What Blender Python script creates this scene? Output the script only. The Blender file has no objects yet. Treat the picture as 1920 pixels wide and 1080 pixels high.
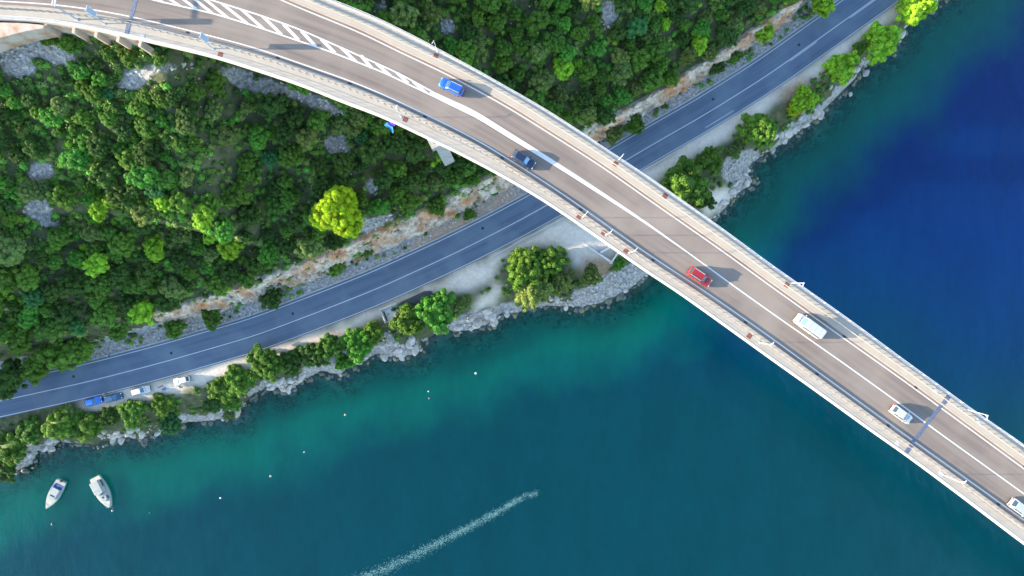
import bpy, bmesh, math, random
import numpy as np
from mathutils import Vector, Matrix, Euler

random.seed(7)
rng = np.random.default_rng(11)
R = math.radians
S = bpy.context.scene
COL = S.collection

# ------------------------------------------------------------------ camera, world, sun, exposure
CAM_Z = 147.0          # drone height above the sea
FPX = 1067.0           # focal length in pixels of the 1920 px wide picture (20 mm on 36 mm)
SUN_EL = 14.5
cd = bpy.data.cameras.new('camera'); cam = bpy.data.objects.new('camera', cd); COL.objects.link(cam)
cam.location = (0, 0, CAM_Z); cam.rotation_euler = (0, 0, 0)
cd.sensor_width = 36.0; cd.lens = FPX / 1920 * 36.0
cd.clip_start = 0.5; cd.clip_end = 20000
S.camera = cam

wd = bpy.data.worlds.new('World'); S.world = wd; wd.use_nodes = True
wn = wd.node_tree.nodes; wl = wd.node_tree.links
bg = wn['Background']; sky = wn.new('ShaderNodeTexSky')
sky.sky_type = 'NISHITA'; sky.sun_disc = False
sky.sun_elevation = R(SUN_EL); sky.sun_rotation = R(-90)
sky.air_density = 1.0; sky.dust_density = 0.6; sky.ozone_density = 1.7
wl.new(sky.outputs[0], bg.inputs[0]); bg.inputs[1].default_value = 0.15

sd = bpy.data.lights.new('sun', 'SUN'); sun = bpy.data.objects.new('sun', sd); COL.objects.link(sun)
sd.energy = 3.5; sd.angle = R(0.6); sd.color = (1.0, 0.84, 0.64)
sun.rotation_euler = Vector((math.cos(R(SUN_EL)), 0.0, -math.sin(R(SUN_EL)))).to_track_quat('-Z', 'Y').to_euler()
sun.location = (-150, 0, 120)

vs = S.view_settings
vs.view_transform = 'Standard'; vs.look = 'None'; vs.gamma = 1.0; vs.exposure = 2.22
vs.use_curve_mapping = False

# ------------------------------------------------------------------ numeric helpers
def W(u, v, z):
    k = (CAM_Z - z) / FPX
    return ((u - 960) * k, -(v - 540) * k)

def PX(x, y, z):
    k = FPX / (CAM_Z - z)
    return (x * k + 960, 540 - y * k)

def poly_w(pts, z):
    return np.array([W(u, v, z) for u, v in pts], float)

def resample(P, step):
    P = np.asarray(P, float)
    seg = np.hypot(*np.diff(P, axis=0).T); t = np.concatenate([[0], np.cumsum(seg)])
    n = max(2, int(t[-1] / step)); tt = np.linspace(0, t[-1], n + 1)
    return np.stack([np.interp(tt, t, P[:, 0]), np.interp(tt, t, P[:, 1])], 1)

def smooth_arr(a, k):
    ker = np.hanning(2 * k + 3)[1:-1]; ker /= ker.sum()
    pad = np.pad(a, ((k, k),) + ((0, 0),) * (a.ndim - 1), mode='reflect', reflect_type='odd')
    if a.ndim == 1: return np.convolve(pad, ker, 'valid')
    return np.stack([np.convolve(pad[:, i], ker, 'valid') for i in range(a.shape[1])], 1)

def sdist(P, x, y):
    """signed distance (left of travel positive) and arc length to polyline P"""
    x = np.atleast_1d(np.asarray(x, float)); y = np.atleast_1d(np.asarray(y, float))
    best = np.full(x.shape, 1e18); sg = np.ones(x.shape); tt = np.zeros(x.shape)
    acc = 0.0
    for i in range(len(P) - 1):
        ax, ay = P[i]; dx, dy = P[i + 1] - P[i]; L2 = dx * dx + dy * dy
        if L2 < 1e-9: continue
        k = np.clip(((x - ax) * dx + (y - ay) * dy) / L2, 0, 1)
        qx = x - ax - k * dx; qy = y - ay - k * dy
        d = qx * qx + qy * qy
        m = d < best
        best = np.where(m, d, best)
        sg = np.where(m, np.sign(dx * (y - ay) - dy * (x - ax)), sg)
        L = math.sqrt(L2); tt = np.where(m, acc + k * L, tt); acc += L
    return np.sqrt(best) * np.where(sg == 0, 1, sg), tt

_tab = np.random.default_rng(5).random((256, 256))
def vnoise(x, y):
    xi = np.floor(x).astype(int); yi = np.floor(y).astype(int)
    fx = x - xi; fy = y - yi; fx = fx * fx * (3 - 2 * fx); fy = fy * fy * (3 - 2 * fy)
    g = lambda a, b: _tab[a & 255, b & 255]
    return (g(xi, yi) * (1 - fx) + g(xi + 1, yi) * fx) * (1 - fy) + (g(xi, yi + 1) * (1 - fx) + g(xi + 1, yi + 1) * fx) * fy
def fbm(x, y, o=4):
    r = 0; a = 0.5
    for i in range(o):
        r = r + a * vnoise(x * 2 ** i + 17.3 * i, y * 2 ** i + 9.1 * i); a *= 0.5
    return r / (1 - 0.5 ** o)
def sstep(a, b, x):
    t = np.clip((x - a) / (b - a), 0, 1); return t * t * (3 - 2 * t)
def in_poly(poly, x, y):
    c = np.zeros(np.shape(x), bool); n = len(poly); j = n - 1
    for i in range(n):
        xi, yi = poly[i]; xj, yj = poly[j]
        if yi != yj:
            c ^= ((yi > y) != (yj > y)) & (x < (xj - xi) * (y - yi) / (yj - yi) + xi)
        j = i
    return c

# ------------------------------------------------------------------ scene helpers
def tag(o, label=None, cat=None, group=None, kind=None):
    if label: o['label'] = label
    if cat: o['category'] = cat
    if group: o['group'] = group
    if kind: o['kind'] = kind
    return o
def link(o, parent=None):
    COL.objects.link(o)
    if parent is not None: o.parent = parent
    return o
def empty(name, loc=(0, 0, 0), rz=0.0):
    o = bpy.data.objects.new(name, None); o.empty_display_size = 0.3
    o.location = loc; o.rotation_euler = (0, 0, rz); return link(o)
def mesh_np(name, V, F, mat=None, smooth=False, uv=None):
    """F: (n,3) or (n,4) int array"""
    me = bpy.data.meshes.new(name); V = np.asarray(V, np.float32); F = np.asarray(F, np.int32)
    me.vertices.add(len(V)); me.vertices.foreach_set('co', V.ravel())
    k = F.shape[1]
    me.loops.add(F.size); me.loops.foreach_set('vertex_index', F.ravel())
    me.polygons.add(len(F))
    me.polygons.foreach_set('loop_start', np.arange(0, F.size, k, dtype=np.int32))
    me.polygons.foreach_set('loop_total', np.full(len(F), k, np.int32))
    me.polygons.foreach_set('use_smooth', np.full(len(F), bool(smooth)))
    me.update(calc_edges=True)
    if uv is not None:
        l = me.uv_layers.new(name='UVMap'); l.data.foreach_set('uv', np.asarray(uv, np.float32)[F.ravel()].ravel())
    if mat: me.materials.append(mat)
    me.validate()
    return me
def obj(name, me, parent=None, loc=None):
    o = bpy.data.objects.new(name, me)
    if loc is not None: o.location = loc
    return link(o, parent)

class MB:
    def __init__(s): s.v = []; s.f = []
    def add(s, V, F):
        b = len(s.v); s.v += [tuple(p) for p in V]; s.f += [tuple(i + b for i in f) for f in F]; return s
    def box(s, c, d, rz=0, M=None):
        x, y, z = d[0] / 2, d[1] / 2, d[2] / 2
        V = [Vector((a * x, b * y, e * z)) for a in (-1, 1) for b in (-1, 1) for e in (-1, 1)]
        m = Matrix.Translation(c) @ (M if M else Matrix.Rotation(rz, 4, 'Z'))
        return s.add([m @ p for p in V], [(0, 1, 3, 2), (4, 6, 7, 5), (0, 4, 5, 1), (2, 3, 7, 6), (0, 2, 6, 4), (1, 5, 7, 3)])
    def tube(s, a, b, r0, r1=None, n=8):
        a = Vector(a); b = Vector(b); r1 = r0 if r1 is None else r1
        d = (b - a).normalized(); u = d.orthogonal().normalized(); w = d.cross(u)
        V = []
        for p, r in ((a, r0), (b, r1)):
            V += [p + u * (r * math.cos(6.28319 * i / n)) + w * (r * math.sin(6.28319 * i / n)) for i in range(n)]
        F = [(i, (i + 1) % n, n + (i + 1) % n, n + i) for i in range(n)] + [tuple(range(n - 1, -1, -1)), tuple(range(n, 2 * n))]
        return s.add(V, F)
    def prism(s, poly, z0, z1):
        n = len(poly)
        V = [(x, y, z0) for x, y in poly] + [(x, y, z1) for x, y in poly]
        F = [(i, (i + 1) % n, n + (i + 1) % n, n + i) for i in range(n)] + [tuple(range(n - 1, -1, -1)), tuple(range(n, 2 * n))]
        return s.add(V, F)
    def loft(s, rings, cap=True):
        n = len(rings[0]); V = [p for r in rings for p in r]; F = []
        for k in range(len(rings) - 1):
            for i in range(n):
                j = (i + 1) % n
                F.append((k * n + i, k * n + j, (k + 1) * n + j, (k + 1) * n + i))
        if cap: F += [tuple(range(n - 1, -1, -1)), tuple(range((len(rings) - 1) * n, len(rings) * n))]
        return s.add(V, F)
    def ball(s, c, r, n=8, m=6, sc=(1, 1, 1)):
        V = []; F = []
        for i in range(m + 1):
            a = math.pi * i / m
            for j in range(n):
                b = 6.28319 * j / n
                V.append((c[0] + r * sc[0] * math.sin(a) * math.cos(b), c[1] + r * sc[1] * math.sin(a) * math.sin(b), c[2] + r * sc[2] * math.cos(a)))
        for i in range(m):
            for j in range(n): F.append((i * n + j, (i + 1) * n + j, (i + 1) * n + (j + 1) % n, i * n + (j + 1) % n))
        return s.add(V, F)
    def mesh(s, name, mat, smooth=False, fix=True):
        me = bpy.data.meshes.new(name); me.from_pydata([tuple(p) for p in s.v], [], s.f)
        if fix:
            bm = bmesh.new(); bm.from_mesh(me); bmesh.ops.remove_doubles(bm, verts=bm.verts, dist=1e-5)
            bmesh.ops.recalc_face_normals(bm, faces=bm.faces); bm.to_mesh(me); bm.free()
        if smooth:
            me.polygons.foreach_set('use_smooth', [True] * len(me.polygons))
        me.materials.append(mat); me.update(); return me
    def build(s, name, mat, parent=None, smooth=False, loc=None):
        return obj(name, s.mesh(name, mat, smooth), parent, loc)

# ------------------------------------------------------------------ materials
def nm(name):
    m = bpy.data.materials.new(name); m.use_nodes = True
    nt = m.node_tree; return m, nt, nt.nodes, nt.links, nt.nodes['Principled BSDF']
def plain(name, col, rough=0.6, metal=0.0, spec=0.5, coat=0.0):
    m, nt, n, l, p = nm(name)
    p.inputs['Base Color'].default_value = (*col, 1); p.inputs['Roughness'].default_value = rough
    p.inputs['Metallic'].default_value = metal; p.inputs['Specular IOR Level'].default_value = spec
    p.inputs['Coat Weight'].default_value = coat; p.inputs['Coat Roughness'].default_value = 0.05
    return m
def noisy(name, c1, c2, scale=1.0, rough=0.85, detail=6, bump=0.0, bscale=None, c3=None, scale3=0.1, spec=0.3, coords='Object', lo=0.35, hi=0.65, metal=0.0, bdist=0.05):
    m, nt, n, l, p = nm(name)
    tc = n.new('ShaderNodeTexCoord')
    a = n.new('ShaderNodeTexNoise'); a.inputs['Scale'].default_value = scale; a.inputs['Detail'].default_value = detail
    a.inputs['Roughness'].default_value = 0.65
    l.new(tc.outputs[coords], a.inputs['Vector'])
    r = n.new('ShaderNodeValToRGB'); r.color_ramp.elements[0].position = lo; r.color_ramp.elements[1].position = hi
    r.color_ramp.elements[0].color = (*c1, 1); r.color_ramp.elements[1].color = (*c2, 1)
    l.new(a.outputs['Fac'], r.inputs[0]); out = r.outputs[0]
    if c3:
        b = n.new('ShaderNodeTexNoise'); b.inputs['Scale'].default_value = scale3; b.inputs['Detail'].default_value = 4
        l.new(tc.outputs[coords], b.inputs['Vector'])
        mr = n.new('ShaderNodeMapRange'); mr.inputs[1].default_value = 0.45; mr.inputs[2].default_value = 0.68
        l.new(b.outputs['Fac'], mr.inputs[0])
        mx = n.new('ShaderNodeMix'); mx.data_type = 'RGBA'; l.new(mr.outputs[0], mx.inputs[0])
        l.new(out, mx.inputs[6]); mx.inputs[7].default_value = (*c3, 1); out = mx.outputs[2]
    l.new(out, p.inputs['Base Color'])
    p.inputs['Roughness'].default_value = rough; p.inputs['Specular IOR Level'].default_value = spec
    p.inputs['Metallic'].default_value = metal
    if bump:
        bn = n.new('ShaderNodeTexNoise'); bn.inputs['Scale'].default_value = bscale or scale * 3; bn.inputs['Detail'].default_value = 8
        l.new(tc.outputs[coords], bn.inputs['Vector'])
        bb = n.new('ShaderNodeBump'); bb.inputs['Strength'].default_value = bump; bb.inputs['Distance'].default_value = bdist
        l.new(bn.outputs['Fac'], bb.inputs['Height']); l.new(bb.outputs[0], p.inputs['Normal'])
    return m

def road_mat(name, base, dark, pale, tint_lane=None):
    """asphalt with lengthwise tyre wear; UV.x = metres across, UV.y = metres along"""
    m, nt, n, l, p = nm(name)
    uv = n.new('ShaderNodeUVMap'); uv.uv_map = 'UVMap'
    mp = n.new('ShaderNodeMapping'); mp.inputs['Scale'].default_value = (1.3, 0.025, 1); l.new(uv.outputs[0], mp.inputs[0])
    a = n.new('ShaderNodeTexNoise'); a.inputs['Scale'].default_value = 1.0; a.inputs['Detail'].default_value = 4; l.new(mp.outputs[0], a.inputs[0])
    r = n.new('ShaderNodeValToRGB'); e = r.color_ramp.elements
    e[0].position = 0.3; e[0].color = (*dark, 1); e[1].position = 0.62; e[1].color = (*base, 1); l.new(a.outputs['Fac'], r.inputs[0])
    b = n.new('ShaderNodeTexNoise'); b.inputs['Scale'].default_value = 0.12; b.inputs['Detail'].default_value = 5; l.new(uv.outputs[0], b.inputs[0])
    mr = n.new('ShaderNodeMapRange'); mr.inputs[1].default_value = 0.45; mr.inputs[2].default_value = 0.7; l.new(b.outputs['Fac'], mr.inputs[0])
    mx = n.new('ShaderNodeMix'); mx.data_type = 'RGBA'; l.new(mr.outputs[0], mx.inputs[0]); l.new(r.outputs[0], mx.inputs[6]); mx.inputs[7].default_value = (*pale, 1)
    g = n.new('ShaderNodeTexNoise'); g.inputs['Scale'].default_value = 9; g.inputs['Detail'].default_value = 3; l.new(uv.outputs[0], g.inputs[0])
    gm = n.new('ShaderNodeMapRange'); gm.inputs[3].default_value = 0.8; gm.inputs[4].default_value = 1.2; l.new(g.outputs['Fac'], gm.inputs[0])
    mul = n.new('ShaderNodeMix'); mul.data_type = 'RGBA'; mul.blend_type = 'MULTIPLY'; mul.inputs[0].default_value = 1
    l.new(mx.outputs[2], mul.inputs[6]); l.new(gm.outputs[0], mul.inputs[7])
    l.new(mul.outputs[2], p.inputs['Base Color']); p.inputs['Roughness'].default_value = 0.9; p.inputs['Specular IOR Level'].default_value = 0.2
    return m

def leaf_mat():
    m, nt, n, l, p = nm('foliage')
    oi = n.new('ShaderNodeObjectInfo'); tc = n.new('ShaderNodeTexCoord')
    a = n.new('ShaderNodeTexNoise'); a.inputs['Scale'].default_value = 2.6; a.inputs['Detail'].default_value = 5; a.inputs['Roughness'].default_value = 0.7
    l.new(tc.outputs['Object'], a.inputs['Vector'])
    mr = n.new('ShaderNodeMapRange'); mr.inputs[1].default_value = 0.3; mr.inputs[2].default_value = 0.72; mr.inputs[3].default_value = 0.45; mr.inputs[4].default_value = 1.75
    l.new(a.outputs['Fac'], mr.inputs[0])
    mul = n.new('ShaderNodeMix'); mul.data_type = 'RGBA'; mul.blend_type = 'MULTIPLY'; mul.inputs[0].default_value = 1
    l.new(oi.outputs['Color'], mul.inputs[6]); l.new(mr.outputs[0], mul.inputs[7])
    hs = n.new('ShaderNodeHueSaturation')
    hr = n.new('ShaderNodeMapRange'); hr.inputs[3].default_value = 0.475; hr.inputs[4].default_value = 0.525; l.new(a.outputs['Color'], hr.inputs[0])
    l.new(hr.outputs[0], hs.inputs['Hue']); l.new(mul.outputs[2], hs.inputs['Color'])
    l.new(hs.outputs[0], p.inputs['Base Color']); p.inputs['Roughness'].default_value = 0.6; p.inputs['Specular IOR Level'].default_value = 0.25
    tr = n.new('ShaderNodeBsdfTranslucent'); l.new(hs.outputs[0], tr.inputs[0])
    ms = n.new('ShaderNodeMixShader'); ms.inputs[0].default_value = 0.32
    l.new(p.outputs[0], ms.inputs[1]); l.new(tr.outputs[0], ms.inputs[2]); l.new(ms.outputs[0], n['Material Output'].inputs[0])
    return m

M = {}
M['deck_asphalt'] = road_mat('deck_asphalt', (0.218, 0.181, 0.152), (0.150, 0.124, 0.108), (0.248, 0.207, 0.173))
M['coast_asphalt'] = road_mat('coast_asphalt', (0.120, 0.160, 0.215), (0.088, 0.12, 0.168), (0.152, 0.195, 0.24))
M['walk'] = noisy('walkway_concrete', (0.35, 0.31, 0.255), (0.395, 0.355, 0.30), 0.5, 0.9, bump=0.1, bscale=8, c3=(0.365, 0.335, 0.29), scale3=0.15)
M['kerb'] = noisy('kerb_concrete', (0.33, 0.265, 0.21), (0.42, 0.35, 0.28), 0.4, 0.9)
M['edge'] = noisy('edge_beam_concrete', (0.46, 0.43, 0.38), (0.54, 0.50, 0.45), 0.6, 0.85)
M['concrete'] = noisy('grey_concrete', (0.34, 0.34, 0.33), (0.48, 0.47, 0.45), 0.5, 0.9, bump=0.15, bscale=4)
M['stained'] = noisy('stained_concrete', (0.42, 0.35, 0.28), (0.50, 0.43, 0.36), 0.6, 0.9, c3=(0.36, 0.20, 0.10), scale3=0.5, bump=0.15, bscale=4)
M['paint'] = noisy('white_road_paint', (0.47, 0.46, 0.44), (0.60, 0.59, 0.57), 2.5, 0.7, lo=0.25, hi=0.5)
M['steel'] = noisy('galvanised_steel', (0.42, 0.43, 0.45), (0.55, 0.56, 0.57), 2, 0.45, metal=0.3)
M['white_steel'] = plain('white_painted_steel', (0.62, 0.62, 0.62), 0.4)
M['bluegrey_steel'] = plain('bluegrey_painted_steel', (0.30, 0.40, 0.52), 0.4, 0.2)
M['rust'] = noisy('rusty_cover', (0.15, 0.045, 0.03), (0.26, 0.10, 0.07), 6, 0.8)
M['post_brown'] = noisy('weathered_post_steel', (0.20, 0.14, 0.11), (0.34, 0.27, 0.22), 5, 0.8)
M['whitewall'] = noisy('whitewashed_wall', (0.62, 0.60, 0.57), (0.78, 0.76, 0.73), 2, 0.9)
M['grate'] = plain('drain_iron', (0.03, 0.03, 0.035), 0.7)
M['joint'] = noisy('expansion_joint_steel', (0.08, 0.11, 0.17), (0.16, 0.19, 0.26), 3, 0.6, metal=0.3)
M['rock'] = noisy('limestone', (0.27, 0.245, 0.215), (0.64, 0.595, 0.53), 0.9, 0.9, bump=0.6, bscale=3, c3=(0.42, 0.33, 0.25), scale3=0.35, lo=0.3, hi=0.6)
M['wetrock'] = noisy('wet_rock', (0.06, 0.075, 0.07), (0.16, 0.17, 0.14), 0.8, 0.6, c3=(0.22, 0.20, 0.10), scale3=0.5)
M['cliff'] = noisy('cliff_limestone', (0.19, 0.145, 0.105), (0.74, 0.62, 0.49), 0.55, 0.95, bump=0.8, bscale=1.6, c3=(0.50, 0.24, 0.10), scale3=0.2, lo=0.3, hi=0.62, bdist=0.15)  # dark tone of the mottling lowered to stand in for crevice shadow
M['leaf'] = leaf_mat()
M['bark'] = noisy('bark', (0.06, 0.045, 0.03), (0.14, 0.11, 0.085), 6, 0.95, bump=0.4)
M['glass'] = plain('tinted_window_glass', (0.05, 0.08, 0.11), 0.06, 0.4, 0.6)
M['screen'] = plain('windscreen_glass', (0.13, 0.23, 0.33), 0.05, 0.7, 0.6)
M['tyre'] = plain('tyre_rubber', (0.012, 0.012, 0.013), 0.85)
M['rim'] = plain('alloy_rim', (0.55, 0.55, 0.56), 0.3, 0.8)
M['lamp_clear'] = plain('headlamp_lens', (0.85, 0.87, 0.9), 0.12, 0.4)
M['lamp_red'] = plain('tail_lamp_lens', (0.5, 0.02, 0.015), 0.2)
M['trim'] = plain('black_trim', (0.015, 0.015, 0.016), 0.5)
M['chrome'] = plain('roof_rail_alloy', (0.8, 0.8, 0.8), 0.25, 0.7)
def paintm(name, c, metal=0.15): return plain(name, c, 0.28, metal, 0.5, 0.8)

# ------------------------------------------------------------------ traced lines of the place (picture position + real height)
DZ = 50.0   # bridge deck level
RZ = 8.0    # coast road level
L_line = [(-2600, 560), (-1500, 240), (-800, 70), (-450, 12), (-250, -4), (-120, -3), (0, 2), (112, 9), (225, 26), (350, 56), (480, 89.5), (580, 125), (670, 156), (755, 194), (855, 242), (905, 268), (960, 303), (1035, 350), (1135, 420), (1210, 474), (1317, 543), (1440, 629), (1540, 702), (1688, 809), (1920, 975), (2900, 1680), (3600, 2184)]
R_line = [(460, -32), (524, 0), (562, 15), (680, 63), (730, 89), (840, 140), (960, 206), (1060, 269), (1132, 315), (1210, 370), (1282, 420), (1370, 482), (1448, 539), (1590, 640), (1692, 712), (1826, 810), (1920, 879), (2900, 1584), (3600, 2088)]
OR_line = [(560, -28), (615, 0), (687, 27), (790, 77), (820, 94), (877, 124), (960, 172), (1020, 205), (1072, 239), (1118, 270), (1167, 302), (1235, 347), (1330, 414), (1385, 454), (1440, 495), (1505, 540), (1590, 600), (1690, 674), (1772, 733), (1815, 765), (1882, 810), (1920, 837), (2900, 1540), (3600, 2044)]
OL_line = [(-450, 48), (-250, 34), (-120, 33), (0, 37), (50, 38), (135, 48), (225, 66), (275, 78), (400, 107), (480, 133), (572, 163), (630, 188), (730, 225), (787, 254), (823, 270), (892, 305), (947, 334), (995, 362), (1060, 404), (1135, 456), (1210, 509), (1260, 541), (1350, 605), (1440, 670), (1540, 741), (1635, 810), (1700, 855), (1790, 922), (1920, 1021), (2900, 1740), (3600, 2252)]
C_line = [(842, 191), (890, 213), (960, 257), (982, 270), (1077, 330), (1145, 374), (1210, 417), (1285, 470), (1370, 532), (1440, 582), (1580, 680), (1690, 759), (1756, 808), (1920, 926), (2900, 1632), (3600, 2136)]
CHU = [(300, -32), (402, 2), (480, 26), (560, 54), (650, 94), (745, 136), (842, 189)]
CHL = [(190, -28), (287, 0), (400, 25), (480, 49.5), (555, 75), (620, 97), (720, 136), (780, 165), (842, 194)]

Lw = smooth_arr(resample(poly_w(L_line, DZ), 1.0), 8)
tan = np.gradient(Lw, axis=0); tan /= np.linalg.norm(tan, axis=1)[:, None]
nor = np.stack([-tan[:, 1], tan[:, 0]], 1)      # up-picture side
arc = np.concatenate([[0], np.cumsum(np.hypot(*np.diff(Lw, axis=0).T))])
def offsets(pts, k=6):
    """offset of a traced line from Lw along its normals"""
    P = poly_w(pts, DZ); out = np.full(len(Lw), np.nan)
    for i in range(len(Lw)):
        o = Lw[i]; n_ = nor[i]; best = None
        a = P[:-1] - o; b = P[1:] - o
        ca = a @ tan[i]; cb = b @ tan[i]
        hit = np.where((ca <= 0) & (cb > 0))[0]
        for h in hit:
            k_ = ca[h] / (ca[h] - cb[h]); q = a[h] + (b[h] - a[h]) * k_
            d = q @ n_
            if abs(d) < 30 and (best is None or abs(d) < abs(best)): best = d
        if best is not None: out[i] = best
    ok = np.where(~np.isnan(out))[0]
    valid = (ok[0], ok[-1])
    out = np.interp(np.arange(len(out)), ok, out[ok])
    return smooth_arr(out, k), valid
oR, vR = offsets(R_line); oOR, vOR = offsets(OR_line); oOL, vOL = offsets(OL_line); oC, vC = offsets(C_line, 3)
# beyond the picture's top edge the right carriageway keeps splaying a little
for o_, v_ in ((oR, vR), (oOR, vOR)):
    g = (o_[v_[0] + 12] - o_[v_[0] + 4]) / 8
    for i in range(v_[0] + 4, -1, -1): o_[i] = o_[i + 1] - g * max(0, 1 - (v_[0] + 4 - i) / 30)
oKL = np.full(len(Lw), -0.62)            # left kerb face
oKR = oR + 0.5                            # right kerb face
def station(u, v):
    x, y = W(u, v, DZ); return int(np.argmin((Lw[:, 0] - x) ** 2 + (Lw[:, 1] - y) ** 2))
I0 = station(-430, 12); I1 = len(Lw) - 12

road_c = [(-20000, 6300), (-1200, 1040), (-500, 872), (-200, 798), (0, 752), (160, 717), (300, 681), (480, 629), (597, 585), (711, 540), (855, 474), (960, 421), (1027, 384), (1172, 302), (1225, 270), (1322, 215), (1440, 141), (1595, 30), (1637, 0), (1900, -190), (2300, -470), (20000, -12800)]
shore = [(-20000, 6500), (-1200, 1250), (-500, 1030), (-150, 930), (0, 893), (40, 880), (62, 868), (72, 846), (100, 843), (112, 828), (180, 834), (190, 826), (270, 821), (310, 806), (342, 793), (410, 787), (445, 776), (472, 741), (507, 722), (540, 735), (570, 712), (605, 695), (640, 704), (652, 690), (680, 680), (705, 662), (732, 670), (752, 671), (787, 660), (792, 640), (830, 618), (855, 622), (892, 616), (930, 602), (940, 588), (970, 587), (990, 577), (1035, 573), (1080, 576), (1120, 570), (1160, 553), (1182, 540), (1217, 514), (1262, 470), (1300, 432), (1330, 415), (1355, 397), (1370, 375), (1410, 342), (1400, 320), (1410, 305), (1432, 290), (1477, 263), (1497, 247), (1527, 225), (1550, 200), (1577, 175), (1602, 150), (1615, 127), (1650, 108), (1690, 72), (1692, 44), (1745, 15), (1767, 0), (1850, -75), (2300, -420), (20000, -12600)]
road_P = poly_w(road_c, RZ); shore_P = poly_w(shore, 0.0)
OLw = poly_w(OL_line, DZ)

def cliff_w(x): return 3.5 - 1.7 * sstep(10, 35, x)
def Hf(x, y):
    x = np.atleast_1d(np.asarray(x, float)); y = np.atleast_1d(np.asarray(y, float))
    s, t = sdist(road_P, x, y); d, _ = sdist(shore_P, x, y)
    n1 = fbm(x * 0.06, y * 0.06, 3); n2 = fbm(x * 0.22 + 40, y * 0.22, 4)
    b = 7.0 + 3.2 * fbm(t * 0.045, t * 0 + 3.3, 3)
    ch = 4.5 + 4.5 * fbm(t * 0.03, t * 0 + 8.1, 3)
    q = np.clip((s - b) / cliff_w(x), 0, 1)
    up = RZ - 0.06 + 0.16 * np.clip(s - 5.0, 0, 3) + ch * (q * q * (3 - 2 * q)) + 0.62 * np.clip(s - b - 2.2, 0, None) + (n1 - 0.5) * 7 * sstep(10, 25, s) + (n2 - 0.5) * 1.6 * sstep(8, 12, s)
    up = 47.5 - np.logaddexp(0, (47.5 - up) / 2.5) * 2.5 * 1.0 if False else np.minimum(up, 40 + 8 * np.tanh((up - 40) / 8) if True else up)
    w = np.clip(d, 0, None) / (np.clip(d, 0, None) + np.clip(-s - 4.9, 0, None) + 1e-6)
    low = (RZ - 0.06) * (1 - (1 - w) ** 1.9) + (n2 - 0.5) * 1.3 * np.clip(w * (1 - w) * 4, 0, 1)
    H = np.where(s > 0, up, low)
    D = np.clip(-d, 0, None)
    sea = -(0.34 * D + 0.012 * D * D * np.exp(-D / 30)) - 0.1 + (n2 - 0.5) * 1.0 * np.clip(D / 2, 0, 1)
    sea = -22 * np.tanh(-sea / 22)
    H = np.where(d < 0, sea, H)
    # unseen knoll added west of the picture, heights set to shade the low coast
    hk = np.interp(y, [-70, -52, -45, -30, -15, 0, 20, 35, 60, 100], [0, 3, 9, 23, 34, 49, 53, 54, 52, 50])
    k = sstep(-131, -162, x) * sstep(-1, 12, d)
    H = np.maximum(H, H * (1 - k) + hk * k)
    # bridge abutment
    m, _ = sdist(OLw, x, y)
    k = sstep(-52, -64, x) * (x > -200)
    ab = 45.3 + np.minimum(m + 0.5, 0) * 0.55
    H = np.where((d > 0) & (m > -30), np.maximum(H, ab * k + H * (1 - k)), H)
    H = np.where((m > -1.5) & (m < 30), np.minimum(H, 46.3), H)
    return H
def H1(x, y): return float(Hf([x], [y])[0])
def G(u, v, up=0.0):
    """ground point under the object whose point 'up' metres above ground shows at picture position u,v"""
    z = 10.0
    for _ in range(9):
        x, y = W(u, v, z + up); z = 0.5 * z + 0.5 * H1(x, y)
    x, y = W(u, v, z + up); return x, y, H1(x, y)

# ------------------------------------------------------------------ the ground sheet
def spaced(a, b, step, far):
    core = np.arange(a, b + step * 0.5, step); out = []; g = step; p = b
    while p < far: g *= 1.35; p += g; out.append(p)
    o2 = []; g = step; p = a
    while p > -far: g *= 1.35; p -= g; o2.append(p)
    return np.concatenate([o2[::-1], core, out])
def grid(xs, ys):
    X, Y = np.meshgrid(xs, ys); nx, ny = len(xs), len(ys)
    i = np.arange(nx * ny).reshape(ny, nx)
    F = np.stack([i[:-1, :-1].ravel(), i[:-1, 1:].ravel(), i[1:, 1:].ravel(), i[1:, :-1].ravel()], 1)
    return X.ravel(), Y.ravel(), F
gx, gy, gF = grid(spaced(-142, 140, 0.62, 6000), spaced(-80, 82, 0.62, 6000))
gz = Hf(gx, gy)
g_s, g_t = sdist(road_P, gx, gy); g_d, _ = sdist(shore_P, gx, gy)
gu, gv = PX(gx, gy, gz)
wob = (fbm(gx * 0.5, gy * 0.5, 3) - 0.5)
gu2 = gu + wob * 22; gv2 = gv + (fbm(gx * 0.5 + 90, gy * 0.5, 3) - 0.5) * 22
GRAVEL = [[(140, 752), (300, 711), (470, 665), (655, 600), (790, 540), (960, 456), (1058, 404), (1110, 420), (1165, 470), (1150, 500), (1105, 505), (1075, 500), (1062, 470), (1000, 466), (945, 482), (930, 520), (880, 550), (760, 565), (720, 590), (640, 640), (540, 665), (480, 690), (380, 722), (270, 752), (150, 775)],
          [(1195, 322), (1290, 268), (1440, 176), (1615, 51), (1690, 0), (1720, 0), (1640, 60), (1560, 125), (1500, 160), (1400, 235), (1330, 285), (1250, 325), (1225, 345)],
          [(1310, 385), (1345, 350), (1370, 350), (1380, 368), (1345, 400), (1325, 412)], [(900, 560), (935, 530), (945, 545), (915, 580), (880, 600)]]
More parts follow.
